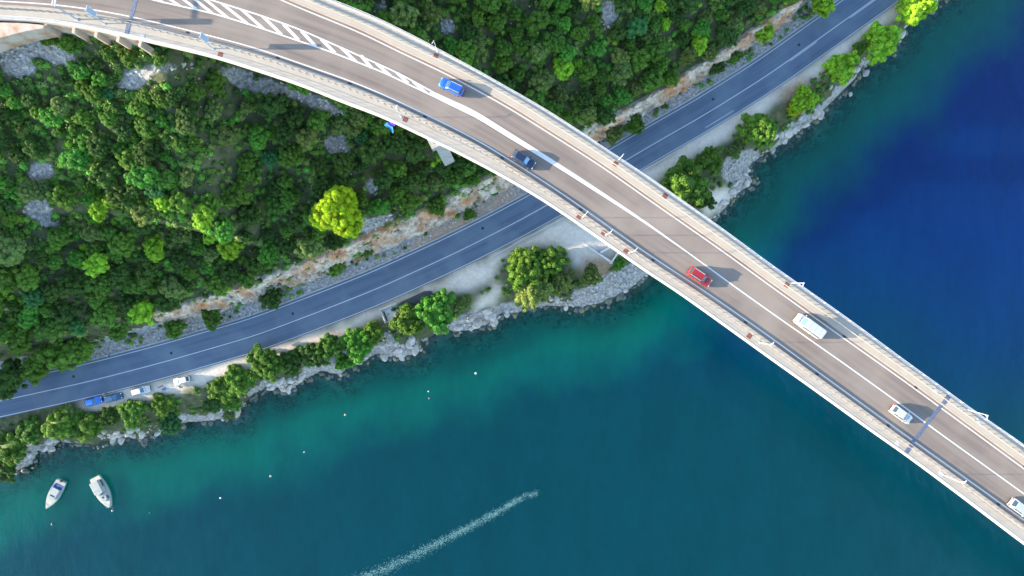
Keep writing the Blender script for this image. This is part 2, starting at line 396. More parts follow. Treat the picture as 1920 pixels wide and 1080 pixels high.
SCREE = [[(0, 110), (20, 70), (60, 60), (110, 85), (140, 95), (150, 115), (130, 125), (70, 110), (60, 140), (35, 150), (0, 140)],
         [(70, 300), (105, 310), (110, 335), (60, 345), (50, 335)], [(45, 385), (70, 370), (100, 385), (105, 420), (90, 432), (65, 415), (40, 400)],
         [(210, 165), (240, 135), (300, 120), (365, 118), (360, 130), (290, 140), (255, 165), (225, 172)],
         [(410, 120), (440, 125), (480, 140), (560, 165), (640, 200), (650, 225), (620, 215), (560, 190), (500, 180), (440, 160), (410, 140)],
         [(600, 260), (650, 250), (660, 290), (620, 290)], [(680, 350), (695, 330), (720, 345), (705, 370)],
         [(820, 30), (845, 30), (860, 65), (830, 70)], [(1130, 0), (1160, 0), (1150, 50), (1130, 60), (1125, 20)], [(700, 5), (725, 0), (740, 15), (700, 30)], [(640, 420), (660, 410), (760, 400), (700, 440)]]
SOIL = [[(800, 440), (880, 395), (955, 360), (985, 365), (900, 412), (800, 462), (760, 480), (770, 462)], [(1450, 185), (1500, 150), (1520, 150), (1470, 195)], [(1100, 480), (1150, 495), (1140, 515), (1090, 500)]]
ROCKY = [[(1080, 578), (1070, 548), (1120, 522), (1180, 490), (1217, 514), (1160, 555), (1120, 572)], [(840, 622), (850, 597), (900, 577), (960, 567), (1035, 562), (1035, 577), (970, 590), (930, 603), (890, 618)], [(1330, 416), (1345, 397), (1375, 350), (1352, 320), (1366, 296), (1400, 284), (1432, 288), (1402, 320), (1412, 342), (1370, 377)], [(700, 640), (730, 620), (745, 640), (790, 645), (785, 662), (740, 670), (705, 662)]]
GXN = len(spaced(-142, 140, 0.62, 6000))
def mk(polys):
    a = np.any([in_poly(p, gu2, gv2) for p in polys], axis=0).astype(float).reshape(-1, GXN)
    for _ in range(3):
        a = (np.roll(a, 1, 0) + a + np.roll(a, -1, 0)) / 3; a = (np.roll(a, 1, 1) + a + np.roll(a, -1, 1)) / 3
    return a.ravel()
m_gravel = mk(GRAVEL) * (g_s < 0); m_scree = mk(SCREE + ROCKY); m_soil = mk(SOIL)
rockshore = sstep(3.4, 1.4, g_d + wob * 4 + 9.0 * (fbm(g_t * 0.07, g_t * 0 + 2.2, 3) - 0.38)) * (g_d > 0) * (1 - m_gravel)
verge = ((g_s > 4.2) & (g_s < 9.5)).astype(float)
colors = np.zeros((len(gx), 4), np.float32); colors[:, 0] = m_gravel
colors[:, 1] = np.clip(np.maximum(m_scree, rockshore) + 0.75 * verge, 0, 1); colors[:, 2] = m_soil; colors[:, 3] = 1
me = mesh_np('ground', np.stack([gx, gy, gz], 1), gF, None, True)
ca = me.color_attributes.new('cover', 'FLOAT_COLOR', 'POINT'); ca.data.foreach_set('color', colors.ravel())
def ground_mat():
    m, nt, n, l, p = nm('hillside_ground')
    at = n.new('ShaderNodeAttribute'); at.attribute_name = 'cover'; sp = n.new('ShaderNodeSeparateColor'); l.new(at.outputs['Color'], sp.inputs[0])
    tc = n.new('ShaderNodeTexCoord')
    def nz(sc, d=6):
        a = n.new('ShaderNodeTexNoise'); a.inputs['Scale'].default_value = sc; a.inputs['Detail'].default_value = d; a.inputs['Roughness'].default_value = 0.65
        l.new(tc.outputs['Object'], a.inputs['Vector']); return a.outputs['Fac']
    def ramp(src, c):
        r = n.new('ShaderNodeValToRGB'); e = r.color_ramp.elements; e[0].position = 0.32; e[1].position = 0.68
        e[0].color = (*c[0], 1); e[1].color = (*c[1], 1)
        l.new(src, r.inputs[0]); return r.outputs[0]
    def mix(f, a, b):
        mx = n.new('ShaderNodeMix'); mx.data_type = 'RGBA'; l.new(f, mx.inputs[0]); l.new(a, mx.inputs[6]); l.new(b, mx.inputs[7]); return mx.outputs[2]
    scrub = ramp(nz(0.6), [(0.045, 0.065, 0.022), (0.14, 0.14, 0.075)])
    grav = ramp(nz(1.2), [(0.58, 0.50, 0.41), (0.72, 0.63, 0.52)])
    rock = ramp(nz(1.6, 8), [(0.13, 0.125, 0.115), (0.50, 0.47, 0.43)])
    soil = ramp(nz(1.5), [(0.34, 0.20, 0.11), (0.50, 0.36, 0.25)])
    bnd = n.new('ShaderNodeMath'); bnd.operation = 'ADD'; bm_ = n.new('ShaderNodeMapRange'); bm_.inputs[3].default_value = -0.35; bm_.inputs[4].default_value = 0.35
    l.new(nz(0.9), bm_.inputs[0]); l.new(sp.outputs[1], bnd.inputs[0]); l.new(bm_.outputs[0], bnd.inputs[1])
    rf = n.new('ShaderNodeMapRange'); rf.inputs[1].default_value = 0.4; rf.inputs[2].default_value = 0.6; l.new(bnd.outputs[0], rf.inputs[0])
    c = mix(rf.outputs[0], scrub, rock); c = mix(sp.outputs[0], c, grav); c = mix(sp.outputs[2], c, soil)
    # seabed: pale sand and weed under the water line
    ge = n.new('ShaderNodeNewGeometry'); sx = n.new('ShaderNodeSeparateXYZ'); l.new(ge.outputs['Position'], sx.inputs[0])
    wf = n.new('ShaderNodeMapRange'); wf.inputs[1].default_value = 0.1; wf.inputs[2].default_value = -0.7; l.new(sx.outputs[2], wf.inputs[0])
    bed = ramp(nz(0.35), [(0.10, 0.13, 0.10), (0.40, 0.40, 0.30)])
    c = mix(wf.outputs[0], c, bed)
    l.new(c, p.inputs['Base Color']); p.inputs['Roughness'].default_value = 0.95; p.inputs['Specular IOR Level'].default_value = 0.15
    b = n.new('ShaderNodeBump'); b.inputs['Strength'].default_value = 0.7; b.inputs['Distance'].default_value = 0.2
    l.new(nz(2.2, 10), b.inputs['Height']); l.new(b.outputs[0], p.inputs['Normal'])
    return m
me.materials.append(ground_mat())
tag(obj('ground', me), kind='structure')

# ------------------------------------------------------------------ the sea
wx, wy, wF = grid(spaced(-140, 140, 1.3, 6500), spaced(-82, 82, 1.3, 6500))
wdp = np.clip(-Hf(wx, wy), 0, 60); wd_, _ = sdist(shore_P, wx, wy)
# keep water only where the ground is low
keep = (Hf(wx, wy) < 1.5)[wF].any(axis=1)
me = mesh_np('sea_water', np.stack([wx, wy, np.zeros_like(wx)], 1), wF[keep], None, True)
a_ = me.attributes.new('depth', 'FLOAT', 'POINT'); a_.data.foreach_set('value', wdp.astype(np.float32))
def water_mat():
    m, nt, n, l, p = nm('sea_water'); n.remove(p)
    at = n.new('ShaderNodeAttribute'); at.attribute_name = 'depth'
    ge = n.new('ShaderNodeNewGeometry')
    def mth(op, a, b=None):
        x = n.new('ShaderNodeMath'); x.operation = op
        for i, q in enumerate((a, b)):
            if q is None: continue
            if isinstance(q, (int, float)): x.inputs[i].default_value = q
            else: l.new(q, x.inputs[i])
        return x.outputs[0]
    def nz(sc, d=3, scl=(1, 1, 1)):
        mp = n.new('ShaderNodeMapping'); mp.inputs['Scale'].default_value = scl; l.new(ge.outputs['Position'], mp.inputs[0])
        a = n.new('ShaderNodeTexNoise'); a.inputs['Scale'].default_value = sc; a.inputs['Detail'].default_value = d; l.new(mp.outputs[0], a.inputs[0]); return a.outputs['Fac']
    dj = mth('MULTIPLY', at.outputs['Fac'], mth('ADD', mth('MULTIPLY', nz(0.07, 4), 0.9), 0.55))
    ex = lambda k: mth('POWER', 2.71828, mth('MULTIPLY', dj, -k))
    tr_c = n.new('ShaderNodeCombineColor')
    l.new(ex(0.95), tr_c.inputs[0]); l.new(ex(0.33), tr_c.inputs[1]); l.new(ex(0.37), tr_c.inputs[2])
    tr = n.new('ShaderNodeBsdfTransparent'); l.new(tr_c.outputs[0], tr.inputs[0])
    # colour of the water body: turquoise over the shelf, then teal in the bay, deep blue in the open channel
    sx = n.new('ShaderNodeSeparateXYZ'); l.new(ge.outputs['Position'], sx.inputs[0])
    f = mth('ADD', mth('ADD', sx.outputs[1], mth('MULTIPLY', sx.outputs[0], 0.14)), mth('MULTIPLY', mth('SUBTRACT', nz(0.012, 3), 0.5), 40))
    ch = n.new('ShaderNodeMapRange'); ch.interpolation_type = 'SMOOTHSTEP'; ch.inputs[1].default_value = -28; ch.inputs[2].default_value = 38; l.new(f, ch.inputs[0])
    deep = n.new('ShaderNodeMix'); deep.data_type = 'RGBA'; l.new(ch.outputs[0], deep.inputs[0])
    deep.inputs[6].default_value = (0.0002, 0.035, 0.049, 1); deep.inputs[7].default_value = (0.0002, 0.0185, 0.094, 1)
    sh = n.new('ShaderNodeMapRange'); sh.interpolation_type = 'SMOOTHSTEP'; sh.inputs[1].default_value = 2.5; sh.inputs[2].default_value = 11.0; l.new(dj, sh.inputs[0])
    body = n.new('ShaderNodeMix'); body.data_type = 'RGBA'; l.new(sh.outputs[0], body.inputs[0])
    body.inputs[6].default_value = (0.0003, 0.100, 0.080, 1); l.new(deep.outputs[2], body.inputs[7])
    stk = n.new('ShaderNodeMapRange'); stk.inputs[1].default_value = 0.3; stk.inputs[2].default_value = 0.7; stk.inputs[3].default_value = 0.84; stk.inputs[4].default_value = 1.16; l.new(mth('ADD', mth('MULTIPLY', nz(0.09, 6, (1.0, 0.35, 1)), 0.6), mth('MULTIPLY', nz(0.6, 3, (1.0, 0.4, 1)), 0.4)), stk.inputs[0])
    bm2 = n.new('ShaderNodeMix'); bm2.data_type = 'RGBA'; bm2.blend_type = 'MULTIPLY'; bm2.inputs[0].default_value = 1; l.new(body.outputs[2], bm2.inputs[6]); l.new(stk.outputs[0], bm2.inputs[7])
    dens = n.new('ShaderNodeMix'); dens.data_type = 'RGBA'; l.new(mth('SUBTRACT', 1.0, ex(0.40)), dens.inputs[0])
    dens.inputs[6].default_value = (0, 0, 0, 1); l.new(bm2.outputs[2], dens.inputs[7])
    df = n.new('ShaderNodeSubsurfaceScattering'); df.falloff = 'BURLEY'; l.new(dens.outputs[2], df.inputs['Color']); df.inputs['Scale'].default_value = 32.0; df.inputs['Radius'].default_value = (1, 1, 1)
    ad = n.new('ShaderNodeAddShader'); l.new(tr.outputs[0], ad.inputs[0]); l.new(df.outputs[0], ad.inputs[1])
    bp = n.new('ShaderNodeBump'); bp.inputs['Strength'].default_value = 0.5; bp.inputs['Distance'].default_value = 0.35
    hsum = mth('ADD', nz(0.28, 3, (1.0, 0.55, 1)), mth('MULTIPLY', nz(1.4, 3), 0.22)); l.new(hsum, bp.inputs['Height'])
    gl = n.new('ShaderNodeBsdfGlossy'); gl.inputs['Roughness'].default_value = 0.07; l.new(bp.outputs[0], gl.inputs['Normal'])
    fr = n.new('ShaderNodeFresnel'); fr.inputs['IOR'].default_value = 1.34; l.new(bp.outputs[0], fr.inputs['Normal'])
    ms = n.new('ShaderNodeMixShader'); l.new(fr.outputs[0], ms.inputs[0]); l.new(ad.outputs[0], ms.inputs[1]); l.new(gl.outputs[0], ms.inputs[2])
    l.new(ms.outputs[0], n['Material Output'].inputs[0])
    return m
me.materials.append(water_mat())
tag(obj('sea_water', me), kind='structure')

# ------------------------------------------------------------------ coast road
Rw = smooth_arr(resample(poly_w(road_c[1:-1], RZ), 1.0), 10)
rt = np.gradient(Rw, axis=0); rt /= np.linalg.norm(rt, axis=1)[:, None]; rn = np.stack([-rt[:, 1], rt[:, 0]], 1)
rarc = np.concatenate([[0], np.cumsum(np.hypot(*np.diff(Rw, axis=0).T))])
def ribbon(name, C, N, A, o0, o1, z, mat, parent=None, i0=0, i1=None, nsub=1):
    i1 = len(C) if i1 is None else i1
    o0 = np.broadcast_to(o0, len(C))[i0:i1]; o1 = np.broadcast_to(o1, len(C))[i0:i1]; c = C[i0:i1]; nn = N[i0:i1]; n = len(c)
    V = []; UV = []
    for k in range(nsub + 1):
        o = o0 + (o1 - o0) * k / nsub
        V.append(np.column_stack([c + nn * o[:, None], np.full(n, z)])); UV.append(np.column_stack([o, A[i0:i1]]))
    V = np.concatenate(V); UV = np.concatenate(UV); F = []
    for k in range(nsub):
        a = np.arange(n - 1) + k * n; F.append(np.stack([a, a + 1, a + 1 + n, a + n], 1))
    return obj(name, mesh_np(name, V, np.concatenate(F)[:, ::-1] if np.mean(o1 - o0) < 0 else np.concatenate(F), mat, False, UV), parent)
def sweep(name, C, N, A, prof, mat, parent=None, i0=0, i1=None, smooth=False):
    """prof: list of (offset array or number, z) closed loop"""
    i1 = len(C) if i1 is None else i1; c = C[i0:i1]; nn = N[i0:i1]; n = len(c); k = len(prof)
    V = np.zeros((n, k, 3)); UV = np.zeros((n, k, 2))
    for j, (o, z) in enumerate(prof):
        o = np.broadcast_to(o, len(C))[i0:i1]
        V[:, j, :2] = c + nn * o[:, None]; V[:, j, 2] = z; UV[:, j, 0] = o; UV[:, j, 1] = A[i0:i1]
    i = np.arange(n * k).reshape(n, k); F = []
    for j in range(k):
        j2 = (j + 1) % k; F.append(np.stack([i[:-1, j], i[:-1, j2], i[1:, j2], i[1:, j]], 1))
    me = mesh_np(name, V.reshape(-1, 3), np.concatenate(F), mat, smooth, UV.reshape(-1, 2))
    bm = bmesh.new(); bm.from_mesh(me); bm.verts.ensure_lookup_table()
    try:
        bm.faces.new([bm.verts[q] for q in i[0]]); bm.faces.new([bm.verts[q] for q in i[-1]])
    except Exception: pass
    bmesh.ops.recalc_face_normals(bm, faces=bm.faces); bm.to_mesh(me); bm.free()
    return obj(name, me, parent)
road = ribbon('coast_road', Rw, rn, rarc, -4.05, 4.75, RZ, M['coast_asphalt'], nsub=4); tag(road, kind='structure')
ribbon('edge_line', Rw, rn, rarc, 4.18, 4.33, RZ + 0.006, M['paint'], road)
ribbon('edge_line', Rw, rn, rarc, -3.85, -3.70, RZ + 0.006, M['paint'], road)
ribbon('centre_line', Rw, rn, rarc, -0.08, 0.08, RZ + 0.006, M['paint'], road)
def rst(u, v):
    x, y = W(u, v, RZ); return int(np.argmin((Rw[:, 0] - x) ** 2 + (Rw[:, 1] - y) ** 2))
ribbon('warning_line', Rw, rn, rarc, -0.38, -0.25, RZ + 0.006, M['paint'], road, rst(1590, 34), rst(1660, -10))
ribbon('warning_line', Rw, rn, rarc, -0.38, -0.25, RZ + 0.006, M['paint'], road, rst(1480, 112), rst(1535, 74))
ribbon('warning_line', Rw, rn, rarc, -2.9, -2.78, RZ + 0.006, M['paint'], road, rst(1310, 225), rst(1375, 185))
sweep('drain_kerb', Rw, rn, rarc, [(4.85, RZ - 0.2), (5.15, RZ - 0.2), (5.15, RZ + 0.14), (4.85, RZ + 0.14)], M['concrete'], road, rst(60, 740), rst(1620, 10))
pm = M['coast_patch'] = noisy('asphalt_patch', (0.055, 0.06, 0.07), (0.085, 0.09, 0.10), 2, 0.9)
def flat_poly(name, pts, z, mat, parent=None, world=False):
    P = [p if world else W(*p, z) for p in pts]
    me = bpy.data.meshes.new(name); me.from_pydata([(x, y, z) for x, y in P], [], [tuple(range(len(P)))])
    bm = bmesh.new(); bm.from_mesh(me); bmesh.ops.recalc_face_normals(bm, faces=bm.faces)
    for f in bm.faces:
        if f.normal.z < 0: f.normal_flip()
    bm.to_mesh(me); bm.free(); me.materials.append(mat); return obj(name, me, parent)
flat_poly('asphalt_patch', [(748, 571), (752, 566), (795, 546), (808, 545), (812, 552), (811, 560), (780, 569), (752, 575)], RZ + 0.03, pm, road)
ds = MB()
for (u, v) in [(549, 588), (138, 706), (321, 662), (1337, 186), (1498, 84), (1083, 338), (905, 428)]:
    x, y = W(u, v, RZ); me_ = MB(); me_.prism([(x + .38 * math.cos(a * .7854), y + .38 * math.sin(a * .7854)) for a in range(8)], RZ + 0.002, RZ + 0.012); me_.build('manhole_cover', M['grate'], road)

# cliff along the hillside of the road cut
def cliff():
    i0, i1 = rst(330, 672), rst(1530, 78)
    c = np.concatenate([resample(Rw[i0:i1], 0.3)]); cw = cliff_w(c[:, 0]); t_ = np.gradient(c, axis=0); t_ /= np.linalg.norm(t_, axis=1)[:, None]
    n_ = np.stack([-t_[:, 1], t_[:, 0]], 1); rows = 30; k = len(c)
    s_, tt = sdist(road_P, c[:, 0], c[:, 1])
    b = 7.0 + 3.2 * fbm(tt * 0.045, tt * 0 + 3.3, 3)
    V = np.zeros((k, rows, 3))
    for j in range(rows):
        off = b - 0.6 + (cw + 1.3) * j / (rows - 1)
        p = c + n_ * off[:, None]
        V[:, j, :2] = p
    z = Hf(V[..., 0].ravel(), V[..., 1].ravel()).reshape(k, rows)
    # blocky limestone: quantised ledges and cells
    a = np.broadcast_to(rarc[i0] + np.arange(k)[:, None] * 0.3, (k, rows))
    def cells(sx, sz, seed):
        u_ = a / sx + 0.35 * fbm(a * 0.8, z * 0.8 + seed, 2); w_ = z / sz + 0.5 * fbm(a * 0.3, z * 0.3 + seed, 2)
        return _tab[(np.floor(u_).astype(int) * 7 + seed) & 255, (np.floor(w_).astype(int) * 13 + seed) & 255]
    dsp = 1.3 * cells(2.3, 1.5, 3) + 0.8 * cells(0.9, 0.7, 11) + 0.35 * cells(0.45, 0.35, 23) + 1.1 * fbm(a * 0.5, z * 0.5, 4)
    edge = np.minimum(np.linspace(0, 1, rows) * 6, (1 - np.linspace(0, 1, rows)) * 6).clip(0, 1)[None, :]
    dsp = (dsp - 1.2) * edge
    V[..., :2] -= n_[:, None, :] * (dsp * 0.8)[..., None]
    V[..., 2] = z + 0.35 * edge - 0.35 * (1 - edge) + 0.35 * dsp
    i = np.arange(k * rows).reshape(k, rows)
    F = np.stack([i[:-1, :-1].ravel(), i[1:, :-1].ravel(), i[1:, 1:].ravel(), i[:-1, 1:].ravel()], 1)
    gapn = fbm(tt * 0.035 + 5, tt * 0 + 1.7, 3)
    ok = np.ones(k - 1, bool)
    uu, vv = PX(c[:, 0], c[:, 1], RZ)
    fm = np.repeat(ok, rows - 1)
    return tag(obj('rock_cliff', mesh_np('rock_cliff', V.reshape(-1, 3), F[fm], M['cliff'])), kind='structure')
cliff()

# ------------------------------------------------------------------ the bridge
bridge = empty('road_bridge', (W(800, 250, DZ)[0], W(800, 250, DZ)[1], 0))
tag(bridge, 'long curved concrete road bridge with pale walkways crossing coast road and sea', 'bridge')
bo = Vector(bridge.location)
class _B:   # parts are built in world coordinates, then moved under the bridge's own origin
    pass
bridge_parts = []
def bp(o):
    o.parent = bridge; o.matrix_parent_inverse = Matrix.Translation(-bo); bridge_parts.append(o); return o
A = (Lw, nor, arc)
mid = (oOL + oOR) / 2
bp(sweep('deck_slab', *A, [(oOL + 0.05, DZ - 0.03), (oOR - 0.05, DZ - 0.03), (oOR - 0.05, DZ - 0.42), (oOR - 2.6, DZ - 0.8), (mid + 2.4, DZ - 3.2), (mid - 2.4, DZ - 3.2), (oOL + 2.6, DZ - 0.8), (oOL + 0.05, DZ - 0.42)], M['concrete'], None, I0, I1))
bp(ribbon('roadway', *A, oKL, oKR, DZ, M['deck_asphalt'], None, I0, I1, nsub=6))
def walk(name, oa, ob):
    return bp(sweep(name, *A, [(oa, DZ - 0.02), (oa, DZ + 0.16), (ob, DZ + 0.16), (ob, DZ - 0.02)], M['walk'], None, I0, I1))
walk('walkway', oOL + 0.3, oKL - 0.2); walk('walkway', oKR + 0.2, oOR - 0.3)
bp(sweep('kerb', *A, [(oKL - 0.197, DZ - 0.02), (oKL, DZ - 0.02), (oKL, DZ + 0.14), (oKL - 0.05, DZ + 0.17), (oKL - 0.197, DZ + 0.17)], M['kerb'], None, I0, I1))
bp(sweep('kerb', *A, [(oKR + 0.197, DZ - 0.02), (oKR, DZ - 0.02), (oKR, DZ + 0.14), (oKR + 0.05, DZ + 0.17), (oKR + 0.197, DZ + 0.17)], M['kerb'], None, I0, I1))
bp(sweep('edge_beam', *A, [(oOL, DZ - 0.6), (oOL + 0.297, DZ - 0.6), (oOL + 0.297, DZ + 0.24), (oOL, DZ + 0.24)], M['edge'], None, I0, I1))
bp(sweep('edge_beam', *A, [(oOR, DZ - 0.6), (oOR - 0.297, DZ - 0.6), (oOR - 0.297, DZ + 0.24), (oOR, DZ + 0.24)], M['edge'], None, I0, I1))
zp = DZ + 0.006
bp(ribbon('edge_line', *A, -0.09, 0.10, zp, M['paint'], None, I0, I1)); bp(ribbon('edge_line', *A, oR - 0.10, oR + 0.09, zp, M['paint'], None, I0, I1))
# centre line: broad where the hatched gore ends, then narrow
iC = station(842, 200)
iC0 = int(np.argmin(np.hypot(*(Lw + nor * oC[:, None] - np.array(W(846, 192, DZ))).T)))
wdt = np.interp(np.arange(len(Lw)), [iC0 - 4, iC0 + 2, iC0 + 28, iC0 + 46], [0.40, 0.50, 0.30, 0.11])
bp(ribbon('centre_line', *A, oC - wdt, oC + wdt, zp + 0.008, M['paint'], None, iC0 - 4, I1))
def strip(name, pts, w, z=zp, mat=None):
    P = resample(poly_w(pts, DZ), 1.5); P = smooth_arr(P, 2) if len(P) > 8 else P
    t_ = np.gradient(P, axis=0); t_ /= np.linalg.norm(t_, axis=1)[:, None]; n_ = np.stack([-t_[:, 1], t_[:, 0]], 1)
    return bp(ribbon(name, P, n_, np.arange(len(P)) * 1.5, -w / 2, w / 2, z, mat or M['paint']))
strip('gore_border_line', CHU, 0.24); strip('gore_border_line', CHL, 0.24)
for a_, b_ in [((180, -30), (246, -9)), ((212, -30), (275, -2)), ((255, -22), (310, 6)), ((286, -22), (336, 10)), ((321, -18), (367, 16)), ((350, -14), (398, 25)), ((374, -10), (428, 34)), ((418, 8), (466, 46)), ((452, 17), (494, 54)), ((492, 30), (527, 64)), ((532, 46), (559, 74)), ((566, 59), (591, 86)), ((603, 74), (627, 98)), ((638, 88), (666, 114)), ((676, 103), (697, 128)), ((707, 120), (731, 141)), ((744, 136), (764, 155)), ((776, 154), (799, 174)), ((811, 173), (829, 187))]:
    d = np.array(b_, float) - a_; d /= np.hypot(*d); h = np.array([4.0, 0.0])
    bp(flat_poly('gore_stripe', [tuple(np.array(a_) - h), tuple(np.array(a_) + h), tuple(np.array(b_) + h), tuple(np.array(b_) - h)], zp + 0.004, M['paint']))
# railing of three bars on each outer edge, guard rail between walkway and road
vis0 = station(-60, 0); vis1 = station(2050, 1068)
def mid_rail(name, off, z, w, h, mat, i0=I0, i1=I1):
    return bp(sweep(name, *A, [(off - w / 2, z - h / 2), (off + w / 2, z - h / 2), (off + w / 2, z + h / 2), (off - w / 2, z + h / 2)], mat, None, i0, i1))
for off in (oOL + 0.12, oOR - 0.12):
    mid_rail('handrail', off, DZ + 1.18, 0.06, 0.035, M['white_steel'])
    mid_rail('railing_bar', off, DZ + 0.80, 0.025, 0.02, M['white_steel']); mid_rail('railing_bar', off, DZ + 0.50, 0.025, 0.02, M['white_steel'])
gL = oKL - 0.72; gR = oKR + 0.95
mid_rail('guard_beam', gL, DZ + 0.70, 0.07, 0.30, M['walk']); mid_rail('guard_beam', gR, DZ + 0.70, 0.07, 0.30, M['walk'])
gp = MB(); gp.box((0, 0, 0.37), (0.09, 0.08, 0.76)); gp.box((0, 0.07, 0.54), (0.06, 0.06, 0.10)); gp_me = gp.mesh('guard_post', M['post_brown'])
rp = MB(); rp.box((0, 0, 0.48), (0.03, 0.04, 0.95)); rp_me = rp.mesh('railing_post', M['white_steel'])
def post_row(me, name, off, step, z, i_from, i_to, side):
    t0, t1 = arc[i_from], arc[i_to]
    for t in np.arange(t0, t1, step):
        x = np.interp(t, arc, Lw[:, 0] + nor[:, 0] * off); y = np.interp(t, arc, Lw[:, 1] + nor[:, 1] * off)
        i = int(np.searchsorted(arc, t)); o = obj(name, me, None, (x, y, z)); o.rotation_euler = (0, 0, math.atan2(tan[i, 1], tan[i, 0]) + (math.pi if side else 0))
        bp(o)
iRv = station(560, 60)
post_row(gp_me, 'guard_post', gL - 0.09, 1.3, DZ + 0.16, vis0, vis1, 0); post_row(gp_me, 'guard_post', gR + 0.09, 1.3, DZ + 0.16, iRv, vis1, 1)
post_row(rp_me, 'railing_post', oOL + 0.12, 2.6, DZ + 0.24, vis0, vis1, 0); post_row(rp_me, 'railing_post', oOR - 0.12, 2.6, DZ + 0.24, iRv, vis1, 0)
def dir_at(u, v):
    i = station(u, v); return math.atan2(tan[i, 1], tan[i, 0])
for (u, v, m_) in [(817, 105, 'rust'), (1154, 307, 'rust'), (1247, 367, 'rust'), (1475, 534, 'rust'), (413, 102, 'rust'), (760, 224, 'rust'), (1086, 406, 'rust'), (1132, 437, 'rust'), (1174, 470, 'rust'), (1405, 630, 'rust'), (1835, 789, 'concrete'), (1755, 732, 'concrete'), (1684, 831, 'concrete'), (1764, 888, 'concrete'), (267, 67, 'concrete')]:
    x, y = W(u, v, DZ + 0.17); o = MB().box((0, 0, 0), (0.82, 0.82, 0.03)).box((0, 0, 0.012), (0.6, 0.6, 0.03)).build('service_cover', M[m_], None, False, (x, y, DZ + 0.168)); o.rotation_euler[2] = dir_at(u, v); bp(o)
for (u, v) in [(354, 57), (527, 107), (657, 154), (802, 219), (944, 297), (1091, 389), (1230, 485), (1397, 604), (1533, 702), (1668, 799), (1872, 942), (1583, 633), (1720, 730), (1919, 876)]:
    i = station(u, v); left = v > PX(*(Lw[i] + nor[i] * 2.0), DZ)[1]
    p = Lw[i] + nor[i] * ((oKL[i] + 0.22) if left else (oKR[i] - 0.22))
    o = MB().box((0, 0, 0), (0.62, 0.36, 0.02))
    for q in range(5): o.box((-.24 + .12 * q, 0, 0.012), (0.035, 0.34, 0.02))
    o = o.build('drain_grate', M['grate'], None, False, (p[0], p[1], DZ + 0.012)); o.rotation_euler[2] = math.atan2(tan[i, 1], tan[i, 0]); bp(o)
def joint(ua, va, ub, vb):
    a = np.array(W(ua, va, DZ)); b = np.array(W(ub, vb, DZ)); d = b - a; L = np.hypot(*d); ang = math.atan2(d[1], d[0])
    o = MB().box((0, 0, 0), (L, 0.62, 0.012))
    n = int(L / 0.3)
    for k in range(n):
        o.box((-L / 2 + 0.15 + k * L / n, 0.12 if k % 2 else -0.12, 0.008), (0.16, 0.34, 0.012))
    c = (a + b) / 2; o = o.build('expansion_joint', M['joint'], None, False, (c[0], c[1], DZ + 0.014)); o.rotation_euler[2] = ang; bp(o)
joint(1763, 768, 1723, 826) if False else None
# right-hand joint across the carriageway with cover plates on both walkways
iJ = station(1716, 829)
def joint_at(i, skew=0.0):
    n_ = nor[i]; p0 = Lw[i] + n_ * (oKL[i] + 0.02); p1 = Lw[i] + n_ * (oKR[i] - 0.02) + tan[i] * skew
    joint(*PX(p0[0], p0[1], DZ), *PX(p1[0], p1[1], DZ))
    for o0, o1, sk in ((oOL[i] + 0.35, oKL[i] - 0.25, 0), (oKR[i] + 0.25, oOR[i] - 0.35, skew)):
        a = Lw[i] + n_ * o0 + tan[i] * sk; b = Lw[i] + n_ * o1 + tan[i] * sk; c = (a + b) / 2; L = np.hypot(*(b - a))
        o = MB().box((0, 0, 0), (L, 0.75, 0.02)).box((0, 0, 0.01), (L - 0.3, 0.5, 0.02)).build('joint_cover_plate', M['joint'], None, False, (c[0], c[1], DZ + 0.175))
        o.rotation_euler[2] = math.atan2(*(b - a)[::-1]); bp(o)
joint_at(iJ, 0.3); joint_at(station(240, 46) + 0, 0.6)
# pier with its cap showing under the bridge's edge
pa = np.array(W(798, 256, 44.0)); pb = np.array(W(810, 280, 44.0)); pd = pa - pb; pd /= np.hypot(*pd); pc = np.array([pd[1], -pd[0]])
cen = pb + pd * 5.2 + pc * 1.75
capang = math.atan2(pd[1], pd[0])
bp_o = MB().box((0, 0, -0.75), (10.4, 3.5, 1.5)).build('pier_cap', M['concrete'], None, False, (cen[0], cen[1], 44.0)); bp_o.rotation_euler[2] = capang; bp(bp_o)
for q in (0.9, 2.2):
    p = pb + pd * 0.9 + pc * q; o = MB().tube((0, 0, 0), (0, 0, 0.18), 0.17, 0.15, 8).build('anchor_bolt', M['grate'], None, False, (p[0], p[1], 44.0)); bp(o)
pg = H1(cen[0], cen[1]) - 1.5
o = MB().box((0, 0, (pg + 42.51) / 2), (6.4, 2.4, 42.51 - pg)).build('pier', M['concrete'], None, False, (cen[0], cen[1], 0)); o.rotation_euler[2] = capang; bp(o)
o = MB().box((0, 0, 45.4), (4.8, 2.2, 2.8)).build('bearing_block', M['concrete'], None, False, (cen[0], cen[1], 0)); o.rotation_euler[2] = capang; bp(o)
# abutment wall with buttresses under the left end
ia, ib = station(80, 20), station(262, 60)
bp(sweep('abutment_wall', *A, [(oOL + 0.02, DZ - 0.61), (oOL + 0.5, DZ - 0.61), (oOL + 0.5, DZ - 7), (oOL - 0.1, DZ - 7)], M['stained'], None, ia, ib))
for u, v in [(84, 41), (135, 48), (180, 57), (225, 66), (261, 75)]:
    i = station(u, v - 25); n_ = nor[i]; p = Lw[i] + n_ * (oOL[i] - 0.42)
    o = MB().box((0, 0, 0), (0.5, 1.1, 6.2)).build('buttress', M['stained'], None, False, (p[0], p[1], DZ - 3.75)); o.rotation_euler[2] = math.atan2(tan[i, 1], tan[i, 0]); bp(o)
